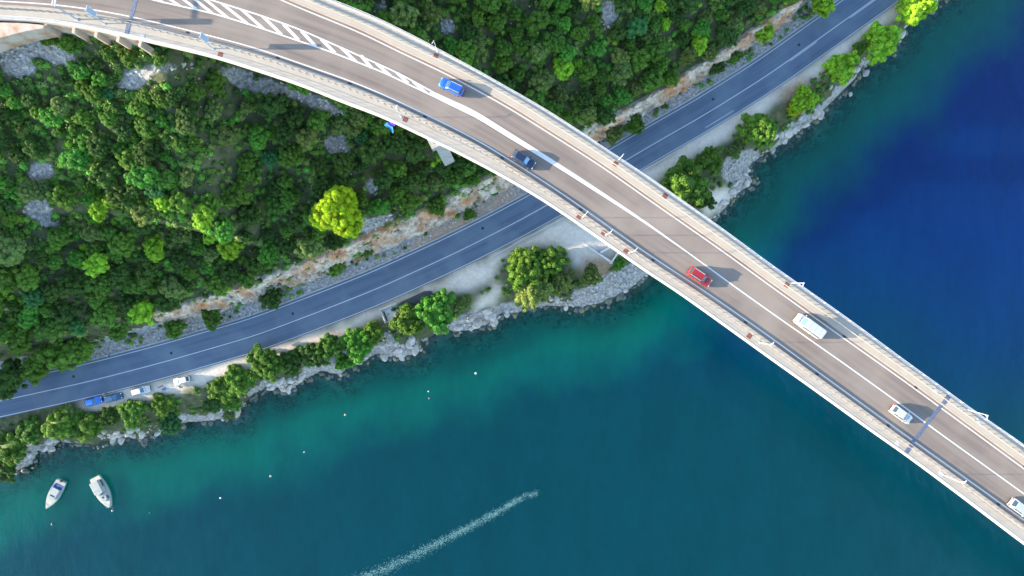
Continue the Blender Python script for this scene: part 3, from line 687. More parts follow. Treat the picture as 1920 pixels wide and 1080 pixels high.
# apron beside the abutment
ap = [W(u, v, 49.9) for u, v in [(-320, 40), (-120, 36), (-5, 42), (40, 43), (84, 47), (80, 53), (50, 58), (25, 64), (0, 71), (-60, 95), (-200, 130), (-330, 150)]]
bp(MB().prism(ap, 46.5, 49.9).build('apron', M['stained']))

# ------------------------------------------------------------------ posts on the bridge
def lamp_post(u, v, side, label, panel=False, group='white posts along the bridge', ht=4.5):
    """base at picture position u,v; arm leans to the road"""
    x, y = W(u, v, DZ + 0.2); i = station(u, v); a = math.atan2(tan[i, 1], tan[i, 0])
    e = empty('lamp_post' if not panel else 'road_sign', (x, y, DZ + 0.17), a); sg = 1 if side == 'L' else -1
    MB().box((0, 0, 0.03), (0.34, 0.34, 0.06)).build('base_plate', M['steel'], e)
    if not panel:
        MB().tube((0, 0, 0.06), (0, 0, ht), 0.05, 0.035, 8).build('post', M['white_steel'], e)
        MB().tube((0, 0, ht - 0.05), (0, 0.42 * sg, ht + 0.08), 0.04, 0.035, 6).build('arm', M['white_steel'], e)
        MB().tube((0, 0, ht - 0.75), (0, 0.36 * sg, ht + 0.02), 0.025, 0.025, 6).build('brace', M['white_steel'], e)
        MB().box((0, 0.52 * sg, ht + 0.09), (0.12, 0.24, 0.06)).build('lamp_head', M['white_steel'], e)
        tag(e, label, 'lamp post', group)
    else:
        MB().tube((0, 0, 0.06), (0, 0, ht), 0.085, 0.085, 8).build('post', M['bluegrey_steel'], e)
        q = MB().box((0.13, 0.42, ht - 1.15), (0.05, 1.0, 2.3)).build('sign_panel', M['white_steel'], e)
        MB().box((0.165, 0.42, ht - 1.15), (0.02, 0.86, 2.1)).build('panel_face', M['bluegrey_steel'], q)
        MB().box((0.09, 0.42, ht - 0.5), (0.03, 0.9, 0.08)).box((0.09, 0.42, ht - 1.8), (0.03, 0.9, 0.08)).build('panel_bracket', M['steel'], q)
        tag(e, label, 'road sign', 'tall road signs near the abutment')
    return e
lamp_post(1092, 408, 'L', 'white lamp post on lower walkway, uppermost of three close together above the foundation')
lamp_post(1136, 441, 'L', 'white lamp post on lower walkway, middle of three close together above the foundation')
lamp_post(1180, 474, 'L', 'white lamp post on lower walkway, lowest of three close together above the foundation')
lamp_post(1424, 642, 'L', 'white lamp post on lower walkway between red car and white van')
lamp_post(1768, 890, 'L', 'white lamp post on lower walkway beyond the expansion joint, nearest the lower right corner')
lamp_post(752, 219, 'L', 'white lamp post on left walkway beside the blue cloth')
lamp_post(820, 97, 'R', 'white lamp post on far edge of bridge above the forest, near blue car')
lamp_post(1160, 300, 'R', 'white lamp post on far edge of bridge where it crosses the coast road')
lamp_post(1483, 531, 'R', 'white lamp post on far edge of bridge over water above the white van')
lamp_post(1812, 768, 'R', 'white lamp post on far edge of bridge right of the expansion joint')
lamp_post(196, 44, 'L', 'tall road sign at left kerb between gantry and expansion joint', True)
lamp_post(400, 91, 'L', 'tall road sign at left kerb near rusty cover, farther from the gantry', True)
def gantry():
    x, y = W(144, 36, DZ + 0.2); i = station(144, 20); a = math.atan2(tan[i, 1], tan[i, 0])
    e = empty('sign_gantry', (x, y, DZ + 0.17), a); tag(e, 'blue-grey gantry post with white double arm reaching over the road', 'gantry')
    MB().box((0, 0, 0.04), (0.5, 0.5, 0.08)).build('base_plate', M['steel'], e)
    MB().tube((0, 0, 0.08), (0, 0, 5.0), 0.14, 0.12, 10).build('post', M['bluegrey_steel'], e)
    for q in (-0.2, 0.2): MB().box((q, 4.2, 4.95), (0.14, 8.8, 0.16)).build('arm', M['white_steel'], e)
    for k in range(9): MB().box((0, 0.3 + k * 0.98, 4.95), (0.27, 0.07, 0.07)).build('cross_brace', M['white_steel'], e)
gantry()

# ------------------------------------------------------------------ vehicles
def car(name, label, cat, loc, ang, col, L=4.3, Wd=1.78, H=1.48, kind='hatch', group=None, rails=False, door=False, bright=False):
    e = empty(name, loc, ang); tag(e, label, cat, group)
    pm_ = col; h = L / 2; w = Wd / 2
    hood = {'hatch': 0.92, 'suv': 1.04, 'van': 1.12, 'sedan': 0.9, 'wagon': 0.93}[kind]
    tail = {'hatch': 0.98, 'suv': 1.05, 'van': 1.15, 'sedan': 0.98, 'wagon': 1.0}[kind]; belt = max(hood, tail) - 0.02
    rings = []
    for f in [-1, -0.985, -0.94, -0.86, -0.7, -0.4, 0, 0.4, 0.66, 0.8, 0.9, 0.96, 0.99, 1]:
        x = f * h; ww = w * (1 - 0.16 * max(0, abs(f) - 0.75) ** 1.5 / 0.25 ** 1.5 * (1.25 if f > 0 else 0.8)) 
        if abs(f) > 0.95: ww *= 0.97
        zt = np.interp(f, [-1, -0.9, -0.5, 0.1, 0.35, 0.8, 0.95, 1], [tail - 0.22, tail - 0.02, belt, belt, hood + 0.06, hood - 0.06, hood - 0.18, hood - 0.32])
        zb = 0.22 + (0.12 if abs(f) > 0.95 else 0)
        rings.append([(x, -ww * .9, zb), (x, -ww, zb + .16), (x, -ww, zt * .72), (x, -ww * .95, zt - .05), (x, -ww * .82, zt), (x, 0, zt + .035), (x, ww * .82, zt), (x, ww * .95, zt - .05), (x, ww, zt * .72), (x, ww, zb + .16), (x, ww * .9, zb)])
    MB().loft(rings).build('body', pm_, e, True)
    # greenhouse
    fb, ft, rb, rt_ = {'hatch': (0.42, 0.12, -0.93, -0.70), 'suv': (0.46, 0.20, -0.95, -0.80), 'van': (0.62, 0.40, -0.97, -0.93), 'sedan': (0.40, 0.10, -0.66, -0.42), 'wagon': (0.42, 0.14, -0.95, -0.80)}[kind]
    zl = belt - 0.06; zr = H - 0.05; wl_ = w * 0.90; wr = w * (0.74 if kind != 'van' else 0.82)
    def ring(x0, x1, ww, z, r):
        c = min(r, ww * 0.5)
        return [(x0 * h, -ww + c, z), (x0 * h + c, -ww, z), (x1 * h - c, -ww, z), (x1 * h, -ww + c, z), (x1 * h, ww - c, z), (x1 * h - c, ww, z), (x0 * h + c, ww, z), (x0 * h, ww - c, z)]
    roof = MB().loft([ring(rb, fb, wl_, zl, 0.16), ring(rt_, ft, wr, zr, 0.14), ring(rt_ + 0.04, ft - 0.04, wr * 0.9, H, 0.14)]).build('cabin', pm_, e)
    def pane(name, a, b, c, d, mat, par=e, out=0.014):
        a, b, c, d = map(Vector, (a, b, c, d)); nrm = (b - a).cross(d - a).normalized()
        cc = (a + b + c + d) / 4
        if nrm.dot(cc - Vector((-0.1, 0, zl))) < 0: nrm = -nrm
        P = [p + (cc - p) * 0.09 + nrm * out for p in (a, b, c, d)]; Q = [p - nrm * 0.02 for p in P]
        return MB().add(P + Q, [(0, 1, 2, 3), (7, 6, 5, 4), (0, 4, 5, 1), (1, 5, 6, 2), (2, 6, 7, 3), (3, 7, 4, 0)]).build(name, mat, par)
    c0, c1 = 0.16, 0.14
    pane('windscreen', (fb * h, -wl_ + c0, zl + 0.04), (fb * h, wl_ - c0, zl + 0.04), (ft * h, wr - c1, zr), (ft * h, -wr + c1, zr), M['screen'])
    pane('rear_window', (rb * h, -wl_ + c0, zl + 0.08), (rb * h, wl_ - c0, zl + 0.08), (rt_ * h, wr - c1, zr), (rt_ * h, -wr + c1, zr), M['glass'])
    for s_ in (-1, 1):
        xs0, xs1 = rb * h + c0, fb * h - c0; xt0, xt1 = rt_ * h + c1, ft * h - c1; xm0 = xs0 + (xs1 - xs0) * 0.5; xm1 = xt0 + (xt1 - xt0) * 0.5
        pane('side_window', (xs0, s_ * wl_, zl + 0.06), (xm0, s_ * wl_, zl + 0.06), (xm1, s_ * wr, zr), (xt0, s_ * wr, zr), M['glass'])
        pane('side_window', (xm0, s_ * wl_, zl + 0.06), (xs1, s_ * wl_, zl + 0.06), (xt1, s_ * wr, zr), (xm1, s_ * wr, zr), M['glass'])
        MB().box((fb * h - 0.12, s_ * (w + 0.08), zl + 0.08), (0.14, 0.2, 0.14)).build('mirror', pm_, e)
        MB().box((h * 0.93, s_ * w * 0.58, hood - 0.2), (0.15, w * 0.34, 0.12), rz=-s_ * 0.25).build('headlight', M['lamp_clear'], e)
        MB().box((-h * 0.985, s_ * w * 0.76, tail - 0.2), (0.1, 0.24, 0.2)).build('tail_light', M['lamp_red'], e)
        for fx in (-0.60, 0.62):
            t_ = MB().tube((fx * h, s_ * (w - 0.2), 0.31), (fx * h, s_ * (w + 0.012), 0.31), 0.31, 0.31, 14).build('wheel', M['tyre'], e)
            MB().tube((fx * h, s_ * (w - 0.05), 0.31), (fx * h, s_ * (w + 0.022), 0.31), 0.19, 0.19, 10).build('rim', M['rim'], t_)
        if rails: MB().box(((rt_ + ft) / 2 * h - 0.05, s_ * wr * 0.93, H + 0.05), ((ft - rt_) * h * 0.92, 0.08, 0.09)).build('roof_rail', M['chrome'], e)
    MB().box((h * 0.99, 0, 0.42), (0.08, w * 1.25, 0.2)).build('front_bumper', M['trim'], e)
    MB().box((-h * 0.995, 0, 0.42), (0.06, w * 1.4, 0.18)).build('rear_bumper', M['trim'], e)
    if kind == 'van':
        for q in (-0.62, -0.25, 0.12): MB().box((q * h, 0, H + 0.006), (0.05, wr * 1.5, 0.02)).build('roof_rib', M['chrome'], e)
    MB().box((0.58 * h if kind != 'van' else 0.74 * h, 0, hood + 0.02), (0.04, w * 1.2, 0.03)).build('wiper_cowl', M['trim'], e)
    if door:
        d = MB().box((-0.5, 0.05, 0.62), (1.0, 0.07, 0.75)).build('open_door', pm_, e, False, (0.40 * h, w, 0.05)); d.rotation_euler[2] = -R(62)
        MB().box((-0.52, 0.05, 1.14), (0.8, 0.03, 0.28)).build('door_window', M['glass'], d)
    return e
def on_deck(u, v, rev, **k):
    hgt = k.get('H', 1.48); x, y = W(u, v, DZ + hgt * 0.75); i = station(u, v); a = math.atan2(tan[i, 1], tan[i, 0]) + (math.pi if rev else 0)
    return car(loc=(x, y, DZ + 0.004), ang=a, **k)
on_deck(846, 161, True, name='estate_car', label='bright blue estate car beside the tip of the painted hatching', cat='car', col=paintm('bright_blue_paint', (0.012, 0.10, 0.50)), L=4.4, H=1.5, kind='wagon', rails=True, group='cars driving over the bridge')
on_deck(982, 298, False, name='saloon_car', label='dark navy car driving beside the lower kerb, behind the red one', cat='car', col=paintm('dark_navy_paint', (0.012, 0.022, 0.055)), L=4.3, H=1.5, kind='hatch', group='cars driving over the bridge')
on_deck(1314, 519, False, name='sport_utility_car', label='red off-road car with silver roof rails on the bridge', cat='car', col=paintm('red_paint', (0.30, 0.018, 0.016)), L=4.35, Wd=1.82, H=1.72, kind='suv', rails=True, group='cars driving over the bridge')
on_deck(1521, 612, True, name='panel_van', label='white van driving along the far kerb of the bridge', cat='van', col=paintm('white_van_paint', (0.42, 0.42, 0.41), 0), L=5.3, Wd=1.98, H=1.98, kind='van')
on_deck(1693, 778, False, name='hatchback_car', label='small white hatchback just before the dark expansion joint', cat='car', col=paintm('white_car_paint', (0.42, 0.42, 0.41), 0), L=3.9, Wd=1.7, H=1.48, kind='hatch', group='cars driving over the bridge')
on_deck(1918, 955, False, name='hatchback_car', label='pale silver car at the right edge of the picture, cut by the frame', cat='car', col=paintm('pale_silver_paint', (0.42, 0.46, 0.50), 0.2), L=4.2, H=1.48, kind='hatch', group='cars driving over the bridge')
def parked(u, v, rev, dz=0.0, **k):
    x, y = W(u, v, RZ + 1.0); i = rst(u, v); a = math.atan2(rt[i, 1], rt[i, 0]) + (math.pi if rev else 0)
    z = max(H1(x, y), RZ - 0.2); return car(loc=(x, y, z), ang=a, **k)
GP = 'cars parked in the lay-by'
parked(173, 753, False, name='hatchback_car', label='vivid blue parked hatchback, leftmost car of the lay-by', cat='car', col=paintm('vivid_blue_paint', (0.015, 0.16, 0.55)), L=4.25, H=1.46, kind='hatch', group=GP)
parked(210, 746, False, name='hatchback_car', label='dark teal-blue parked hatchback in front of the vivid blue one', cat='car', col=paintm('dark_teal_paint', (0.012, 0.075, 0.15)), L=4.4, H=1.48, kind='hatch', group=GP)
parked(262, 733, False, name='estate_car', label='white parked estate car between the blue cars and the person', cat='car', col=paintm('white_estate_paint', (0.56, 0.56, 0.50), 0), L=4.5, H=1.5, kind='wagon', group=GP)
parked(339, 714, True, name='hatchback_car', label='white parked car with its door open, rightmost of the lay-by', cat='car', col=paintm('ivory_car_paint', (0.56, 0.56, 0.51), 0), L=4.1, H=1.46, kind='hatch', group=GP, door=True)

# ------------------------------------------------------------------ trees
def ico(sub=1):
    bm = bmesh.new(); bmesh.ops.create_icosphere(bm, subdivisions=sub, radius=1.0); bm.verts.ensure_lookup_table()
    V = np.array([v.co[:] for v in bm.verts]); F = np.array([[v.index for v in f.verts] for f in bm.faces]); bm.free(); return V, F
ICO0 = ico(1); ICO1 = ico(1); ICO2 = ico(2)
def crown_mesh(name, seed, nl=26, leaves=5200, flat=0.8, lobe=(0.22, 0.38), leaf=0.075, rr=(0.48, 0.86), core=0.6):
    g = np.random.default_rng(seed)
    d = g.normal(size=(nl, 3)); d[:, 2] = np.abs(d[:, 2]) * 0.9 - 0.28; d /= np.linalg.norm(d, axis=1)[:, None]
    rad = g.uniform(*rr, nl)[:, None]; c = d * rad; c[:, 2] *= flat
    c[:, :2] *= 1 + 0.22 * np.sin(np.arctan2(c[:, 1], c[:, 0]) * g.integers(2, 4) + g.uniform(0, 6))[:, None]
    lr = g.uniform(*lobe, nl)
    # inner mass
    V = []; F = []; n = 0
    for i in range(nl):
        v = ICO1[0] * (lr[i] * 0.82) + c[i]; V.append(v); F.append(ICO1[1] + n); n += len(v)
    v = ICO2[0] * np.array([core, core, core * 0.75 * flat]) ; V.append(v); F.append(ICO2[1] + n); n += len(v)
    V = np.concatenate(V); F = np.concatenate(F)
    # leaf clusters
    k = g.integers(0, nl, leaves * 2); p = g.normal(size=(leaves * 2, 3)); p /= np.linalg.norm(p, axis=1)[:, None]
    p[:, 2] = np.where(p[:, 2] < -0.35, -p[:, 2], p[:, 2])
    q = c[k] + p * (lr[k] * g.uniform(0.84, 1.12, leaves * 2))[:, None]
    inside = np.zeros(len(q), bool)
    for i in range(nl): inside |= (np.linalg.norm(q - c[i], axis=1) < lr[i] * 0.78)
    q = q[~inside][:leaves]; p = p[~inside][:leaves]; m = len(q)
    nn = p + g.normal(size=(m, 3)) * 0.45; nn /= np.linalg.norm(nn, axis=1)[:, None]
    r_ = g.normal(size=(m, 3)); t1 = np.cross(nn, r_); t1 /= np.linalg.norm(t1, axis=1)[:, None]; t2 = np.cross(nn, t1)
    sz = leaf * g.uniform(0.5, 1.25, m)[:, None]
    L = np.stack([q - t1 * sz, q - t2 * sz * 0.6, q + t1 * sz, q + t2 * sz * 0.6], 1).reshape(-1, 3)
    li = np.arange(m * 4).reshape(m, 4) + n
    T = np.concatenate([li[:, [0, 1, 2]], li[:, [0, 2, 3]]])
    return mesh_np(name, np.concatenate([V, L]), np.concatenate([F, T]), M['leaf'])
CROWNS = [crown_mesh('crown', 100 + i, nl=78 + 6 * (i % 4), leaves=9000, flat=0.70 + 0.07 * (i % 3), lobe=(0.10, 0.22), leaf=0.05) for i in range(10)]
SHRUBS = [crown_mesh('crown', 300 + i, nl=105, leaves=11000, flat=0.66, lobe=(0.085, 0.18), leaf=0.04) for i in range(6)]
BIGC = crown_mesh('crown', 900, nl=230, leaves=22000, flat=0.95, lobe=(0.085, 0.15), leaf=0.03, rr=(0.72, 0.9), core=0.78)
def trunk_mesh(seed):
    g = random.Random(seed); b = MB(); p = Vector((0, 0, -0.6)); r = 0.1
    for k in range(3):
        q = p + Vector((g.uniform(-.06, .06), g.uniform(-.06, .06), 0.55)); b.tube(p, q, r, r * 0.82, 7); p = q; r *= 0.82
    for k in range(4):
        a = k * 1.57 + g.uniform(-.4, .4); q = p + Vector((0.42 * math.cos(a), 0.42 * math.sin(a), g.uniform(.3, .5))); b.tube(p - Vector((0, 0, 0.05)), q, r * 0.75, r * 0.3, 5)
    return b.mesh('trunk', M['bark'], fix=False)
TRUNKS = [trunk_mesh(i) for i in range(4)]
TB = 2.15
COLS = {'dark': (0.032, 0.066, 0.012), 'mid': (0.055, 0.112, 0.014), 'green': (0.052, 0.15, 0.018), 'olive': (0.085, 0.118, 0.028), 'lime': (0.13, 0.23, 0.015), 'yellow': (0.19, 0.25, 0.008), 'jade': (0.032, 0.105, 0.030)}
def plant(x, y, z, r, colname, label, cat='tree', group=None, kind='tree', name=None, hscale=1.0, rz=None, mesh=None):
    c = COLS[colname]; j = random.uniform(0.82, 1.2); k = random.uniform(0.9, 1.1)
    e = empty(name or ('oak_tree' if kind == 'tree' else 'shrub'), (x, y, z), random.uniform(0, 6.28) if rz is None else rz)
    tag(e, label, cat, group)
    th = (0.75 if kind == 'tree' else 0.28) * r * hscale
    t = obj('trunk', random.choice(TRUNKS), e); t.scale = (r * 0.8, r * 0.8, (th + 0.4 * r) / 1.25); t.location = (0, 0, 0)
    cr = obj('crown', mesh or random.choice(CROWNS if kind == 'tree' else SHRUBS), e); cr.location = (0, 0, th + 0.35 * r * hscale); cr.scale = (r, r * random.uniform(0.88, 1.1), r * hscale)
    cr.color = (c[0] * j * k * TB, c[1] * j * TB, c[2] * j / k * TB, 1)
    return e
placed = []
def plant_px(u, v, rpx, colname, label, kind='tree', group=None, hscale=1.0, cat=None, name=None, mesh=None, rz=None):
    r = rpx / 7.9; hh = (1.5 if kind == 'tree' else 0.8) * r * hscale
    x, y, z = G(u, v, hh * 0.75)
    r = rpx * (CAM_Z - z - hh) / FPX
    placed.append((x, y, r)); return plant(x, y, z - 0.1, r, colname, label, cat or ('tree' if kind == 'tree' else 'bush'), group, kind, name, hscale, rz, mesh)

plant_px(632, 398, 47, 'yellow', 'large yellow-green domed pine, by far the brightest crown of the lower wood', 'tree', name='pine_tree', hscale=1.25, mesh=BIGC)
plant_px(820, 388, 20, 'mid', 'single round green tree on top of the pale cliff', 'tree')
GL = 'pale green trees scattered through the lower wood'
for (u, v, r_, c_, lab) in [
    (262, 328, 32, 'green', 'big bright green crown in the lower wood, right of the upper scree'),
    (290, 352, 20, 'jade', 'blue-green crown touching the big bright green one from below right'),
    (205, 378, 17, 'lime', 'lime crown left of centre in the lower wood, upper of a pair'),
    (182, 392, 22, 'lime', 'lime crown left of centre in the lower wood, lower of a pair'),
    (303, 378, 19, 'lime', 'lime crown directly under the blue-green one'),
    (380, 405, 25, 'lime', 'bright lime crown midway between the scree and the yellow pine'),
    (395, 444, 16, 'lime', 'small lime crown below the bright lime one, left of the yellow pine'),
    (430, 464, 24, 'lime', 'lime crown nearest the cliff, lower left of the yellow pine'),
    (288, 464, 24, 'lime', 'wide lime crown alone in the middle of the lower wood'),
    (178, 496, 24, 'lime', 'lime crown low in the wood, below the lower scree'),
    (75, 355, 21, 'olive', 'olive crown between the two scree patches at the left'),
    (172, 435, 20, 'olive', 'pale olive crown between two lime crowns, lower left wood'),
    (268, 586, 26, 'lime', 'bright tree on the cliff brink, nearest the left end of the cliff'),
    (222, 622, 21, 'mid', 'round tree at the left end of the cliff above the rubble'),
    (15, 470, 30, 'olive', 'olive-yellow crown at the left picture edge below the scree'),
    (1057, 127, 22, 'lime', 'yellow-green crown in the upper wood, right of the bridge edge'),
    (1084, 118, 10, 'lime', 'tiny lime crown touching a larger one in the upper wood'),
    (1248, 44, 13, 'lime', 'lime crown near the top of the upper wood, lower of two small ones'),
    (1238, 10, 13, 'lime', 'lime crown at the top picture edge in the upper wood'),
    (1311, 83, 19, 'lime', 'lime crown beside the upper end of the rock face'),
    (1430, 56, 25, 'lime', 'yellow-green tree just above the thin end of the rock face'),
    (1540, 6, 27, 'lime', 'yellow-green tree by the coast road at the top picture edge'),
    (1215, 66, 14, 'olive', 'olive crown in the upper wood right of the small scree')]:
    plant_px(u, v, r_, c_, lab)
for (u, v, r_, c_, lab) in [
    (1420, 245, 36, 'mid', 'dark round tree standing alone between coast road and sea'),
    (1507, 187, 27, 'lime', 'lime bush on the shore, second from the dark round tree'),
    (1490, 205, 16, 'yellow', 'small yellowish bush at the foot of a lime shore bush'),
    (1577, 126, 34, 'lime', 'lime shore tree above the lone rock in the water'),
    (1650, 80, 39, 'lime', 'largest lime shore tree, overhanging the water at upper right'),
    (1612, 90, 14, 'mid', 'dark bush squeezed between two lime shore trees'),
    (1712, 14, 38, 'lime', 'lime shore tree in the upper right, cut by the top edge')]:
    plant_px(u, v, r_, c_, lab, 'shrub', hscale=1.25, name='shore_tree', cat='tree')
for (u, v, r_, c_, lab) in [
    (1283, 345, 45, 'mid', 'big dark green bush against the bridge between road and sea'),
    (1330, 300, 26, 'mid', 'green bush behind the big dark one, toward the coast road'),
    (1320, 375, 20, 'dark', 'dark bush beside the bridge edge next to the pale terrace'),
    (1376, 285, 15, 'olive', 'low olive bush above the white shore rocks'),
    (985, 502, 36, 'mid', 'green bush on the headland, left of a pair below the bridge'),
    (1030, 490, 32, 'mid', 'green bush on the headland, right of a pair below the bridge'),
    (1000, 540, 40, 'olive', 'dry olive scrub bush on the seaward side of the headland'),
    (1048, 530, 22, 'olive', 'small dry bush between the headland scrub and the pale rocks'),
    (1108, 518, 20, 'olive', 'low bush below the wall foundation near the pale shore'),
    (1160, 494, 14, 'green', 'bright green bush between wall foundation and bridge edge'),
    (818, 582, 40, 'green', 'vivid green bush beside the concrete platform, by the shore'),
    (765, 600, 30, 'mid', 'darker bush between the concrete platform and a vivid green one'),
    (870, 566, 16, 'olive', 'small olive bush right of the vivid green one'),
    (700, 628, 24, 'mid', 'bush at the right end of the shore hedge near the platform'),
    (672, 643, 32, 'green', 'bright bush in the shore hedge left of its right end'),
    (645, 678, 18, 'green', 'low bush hanging toward the water under the shore hedge'),
    (618, 650, 26, 'mid', 'middle bush of the shore hedge'),
    (585, 665, 26, 'dark', 'dark bush in the middle of the shore hedge'),
    (545, 678, 24, 'dark', 'dark bush in the shore hedge beside its rounded left end'),
    (500, 680, 33, 'mid', 'tall rounded bush at the left end of the shore hedge'),
    (452, 712, 28, 'mid', 'bush left of the rounded hedge end, above the sea'),
    (415, 722, 30, 'mid', 'bush just right of the open-door car'),
    (432, 748, 22, 'mid', 'bush between the open-door car and the pale shore rock'),
    (395, 752, 20, 'dark', 'dark bush below the open-door car'),
    (428, 770, 14, 'olive', 'tiny bush beside the big pale rock at the water'),
    (248, 766, 31, 'mid', 'round bush directly below the white estate car'),
    (304, 752, 28, 'mid', 'round bush directly below the standing person'),
    (318, 784, 27, 'jade', 'blue-green bush at the waterline below the person'),
    (200, 775, 24, 'dark', 'dark bush below the dark teal car'),
    (160, 790, 36, 'mid', 'broad bush below the vivid blue car'),
    (110, 790, 38, 'mid', 'broad bush on the shore left of the lay-by cars'),
    (55, 800, 30, 'mid', 'bush beside the coast road near the left picture edge'),
    (20, 830, 44, 'mid', 'large bush in the lower left corner of the land'),
    (8, 872, 30, 'dark', 'lowest bush at the left picture edge by the water'),
    (128, 766, 18, 'olive', 'small pale bush overhanging the road behind the blue cars')]:
    near_cars = u < 460 and v > 715
    plant_px(u + (2 if near_cars else 0), v + (7 if near_cars else 0), r_ * (0.92 if near_cars else 1.12), c_, lab, 'shrub', hscale=0.8 if near_cars else 1.1)
for (u, v, r_, c_, lab) in [
    (110, 668, 34, 'mid', 'tree overhanging the coast road, right of three at the left'),
    (70, 690, 30, 'mid', 'tree overhanging the coast road, middle of three at the left'),
    (18, 712, 36, 'dark', 'tree overhanging the coast road at the left picture edge'),
    (150, 655, 26, 'mid', 'tree over the road edge beside the rubble, left of the cliff'),
    (400, 596, 24, 'mid', 'low bush at the foot of the cliff beside the road, left part'),
    (330, 615, 22, 'mid', 'low bush at the foot of the cliff, leftmost under it'),
    (690, 470, 14, 'mid', 'small bush growing at the foot of the grey cliff stretch'),
    (630, 500, 18, 'mid', 'small bush beside the road under the middle of the cliff'),
    (510, 560, 24, 'dark', 'dark low bush between cliff and coast road'),
    (880, 402, 14, 'mid', 'small bush on the orange soil by the cliff'),
    (1190, 235, 22, 'mid', 'tree at the bridge edge beside the coast road'),
    (1150, 250, 20, 'olive', 'tree hard against the bridge edge above the coast road'),
    (1345, 125, 18, 'dark', 'dark bush under the rock face beside the coast road'),
    (1375, 105, 18, 'mid', 'green bush under the rock face, nearest its thin end')]:
    plant_px(u, v, r_, c_, lab, 'shrub' if r_ < 25 else 'tree', hscale=1.1)
for (u, v, r_, lab) in [(86, 72, 15, 'dark bush at the abutment wall, leftmost of three'), (124, 82, 18, 'dark bush at the abutment wall, middle of three'), (152, 78, 13, 'dark bush at the abutment wall, rightmost of three'), (200, 96, 17, 'bush below the second buttress of the abutment'), (238, 104, 20, 'bush below the last buttress of the abutment'), (300, 112, 14, 'low bush alone on the pale scree under the bridge edge')]:
    plant_px(u, v, r_, 'mid', lab, 'shrub')

def beside(u, v, marks):
    mu, mv, mn = min(marks, key=lambda q: (q[0] - u) ** 2 + (q[1] - v) ** 2); dd = math.hypot(mu - u, mv - v); an = math.degrees(math.atan2(mv - v, u - mu)) % 360
    where = ['right of', 'upper right of', 'above', 'upper left of', 'left of', 'lower left of', 'below', 'lower right of'][int((an + 22.5) // 45) % 8]
    return ('just ' if dd < 45 else ('' if dd < 100 else 'well ')) + where + ' ' + mn
# the wood: single trees, the undergrowth below
def free_spot(x, y, r, k=0.62):
    for a, b, c in placed:
        if (a - x) ** 2 + (b - y) ** 2 < ((c + r) * k) ** 2: return False
    return True
NOTREE = SCREE
cnt = {'low': 0, 'up': 0}
tries = 0
cand = np.stack([rng.uniform(-128, 75, 9000), rng.uniform(-38, 78, 9000)], 1)
cs, ct = sdist(road_P, cand[:, 0], cand[:, 1]); cm, _ = sdist(OLw, cand[:, 0], cand[:, 1]); ch_ = Hf(cand[:, 0], cand[:, 1])
cr_n = fbm(cand[:, 0] * 0.05 + 7, cand[:, 1] * 0.05, 3)
iOR = np.array([Lw[i] + nor[i] * oOR[i] for i in range(len(Lw))])[::4]
cmr, _ = sdist(iOR, cand[:, 0], cand[:, 1])
total = 0
for i in range(len(cand)):
    if total >= 297: break
    x, y = cand[i]; z = ch_[i]
    if cs[i] < (11.8 if x < 20 else 10.2): continue
    r = random.uniform(1.5, 3.0) * (0.75 if z > 36 else 1.0)
    under = cm[i] > -1.0 and cmr[i] < 1.0
    if under and z > 34: continue
    if z + 1.9 * r > 48.5: r = (48.5 - z) / 1.9
    if r < 0.9: continue
    u, v = PX(x, y, z + 1.2 * r)
    if not (-25 < u < 1945 and -25 < v < 1105): continue
    if under:
        ud, vd = u, v
        xd, yd = W(u, v, DZ); j = int(np.argmin((Lw[:, 0] - xd) ** 2 + (Lw[:, 1] - yd) ** 2)); off = (np.array([xd, yd]) - Lw[j]) @ nor[j]
        if oOL[j] + 1.5 < off < oOR[j] - 1.5: continue
    else:
        xd, yd = W(u, v, DZ); j = int(np.argmin((Lw[:, 0] - xd) ** 2 + (Lw[:, 1] - yd) ** 2)); off = (np.array([xd, yd]) - Lw[j]) @ nor[j]
        if oOL[j] + 1.5 < off < oOR[j] - 1.5: continue
    ug, vg = PX(x, y, z)
    if any(in_poly(p, np.array([ug, u, u + 13, u - 13, u, u]), np.array([vg, v, v, v, v + 13, v - 13])).any() for p in NOTREE): continue
    if not free_spot(x, y, r): continue
    placed.append((x, y, r)); total += 1
    up = off > oOR[j] - 2
    cname = random.choices(['dark', 'mid', 'green', 'olive', 'jade'], [0.34, 0.36, 0.11, 0.16, 0.03] if not up else [0.2, 0.38, 0.18, 0.20, 0.04])[0]
    word = {'dark': 'dark green', 'mid': 'mid green', 'green': 'bright green', 'olive': 'olive green', 'jade': 'blue-green'}[cname]
    size = 'big' if r > 2.5 else ('small' if r < 1.9 else 'medium')
    marks = [(900, 70, 'the blue car'), (1140, 30, 'the upper scree strip'), (1300, 150, 'the rock face'), (1057, 127, 'the yellow-green crown'), (1430, 56, 'the rock face tip'), (1170, 250, 'the road underpass')] if up else [(180, 85, 'the abutment wall'), (80, 320, 'the left scree'), (632, 398, 'the yellow pine'), (731, 238, 'the blue cloth'), (345, 600, 'the cliff end'), (60, 690, 'the road-side trees'), (288, 464, 'the wide lime crown'), (560, 180, 'the stony bridge flank'), (262, 328, 'the big bright green crown'), (820, 388, 'the cliff-top tree'), (270, 150, 'the pale scree strip'), (430, 464, 'the cliff-side lime crown')]
    lab = '%s %s crown, %s wood, %s' % (size, word, 'upper' if up else 'lower', beside(u, v, marks))
    plant(x, y, z - 0.15, r, cname, lab, 'tree', word + (' crowns of the upper wood' if up else ' crowns of the lower wood'))
print('wood trees', total)

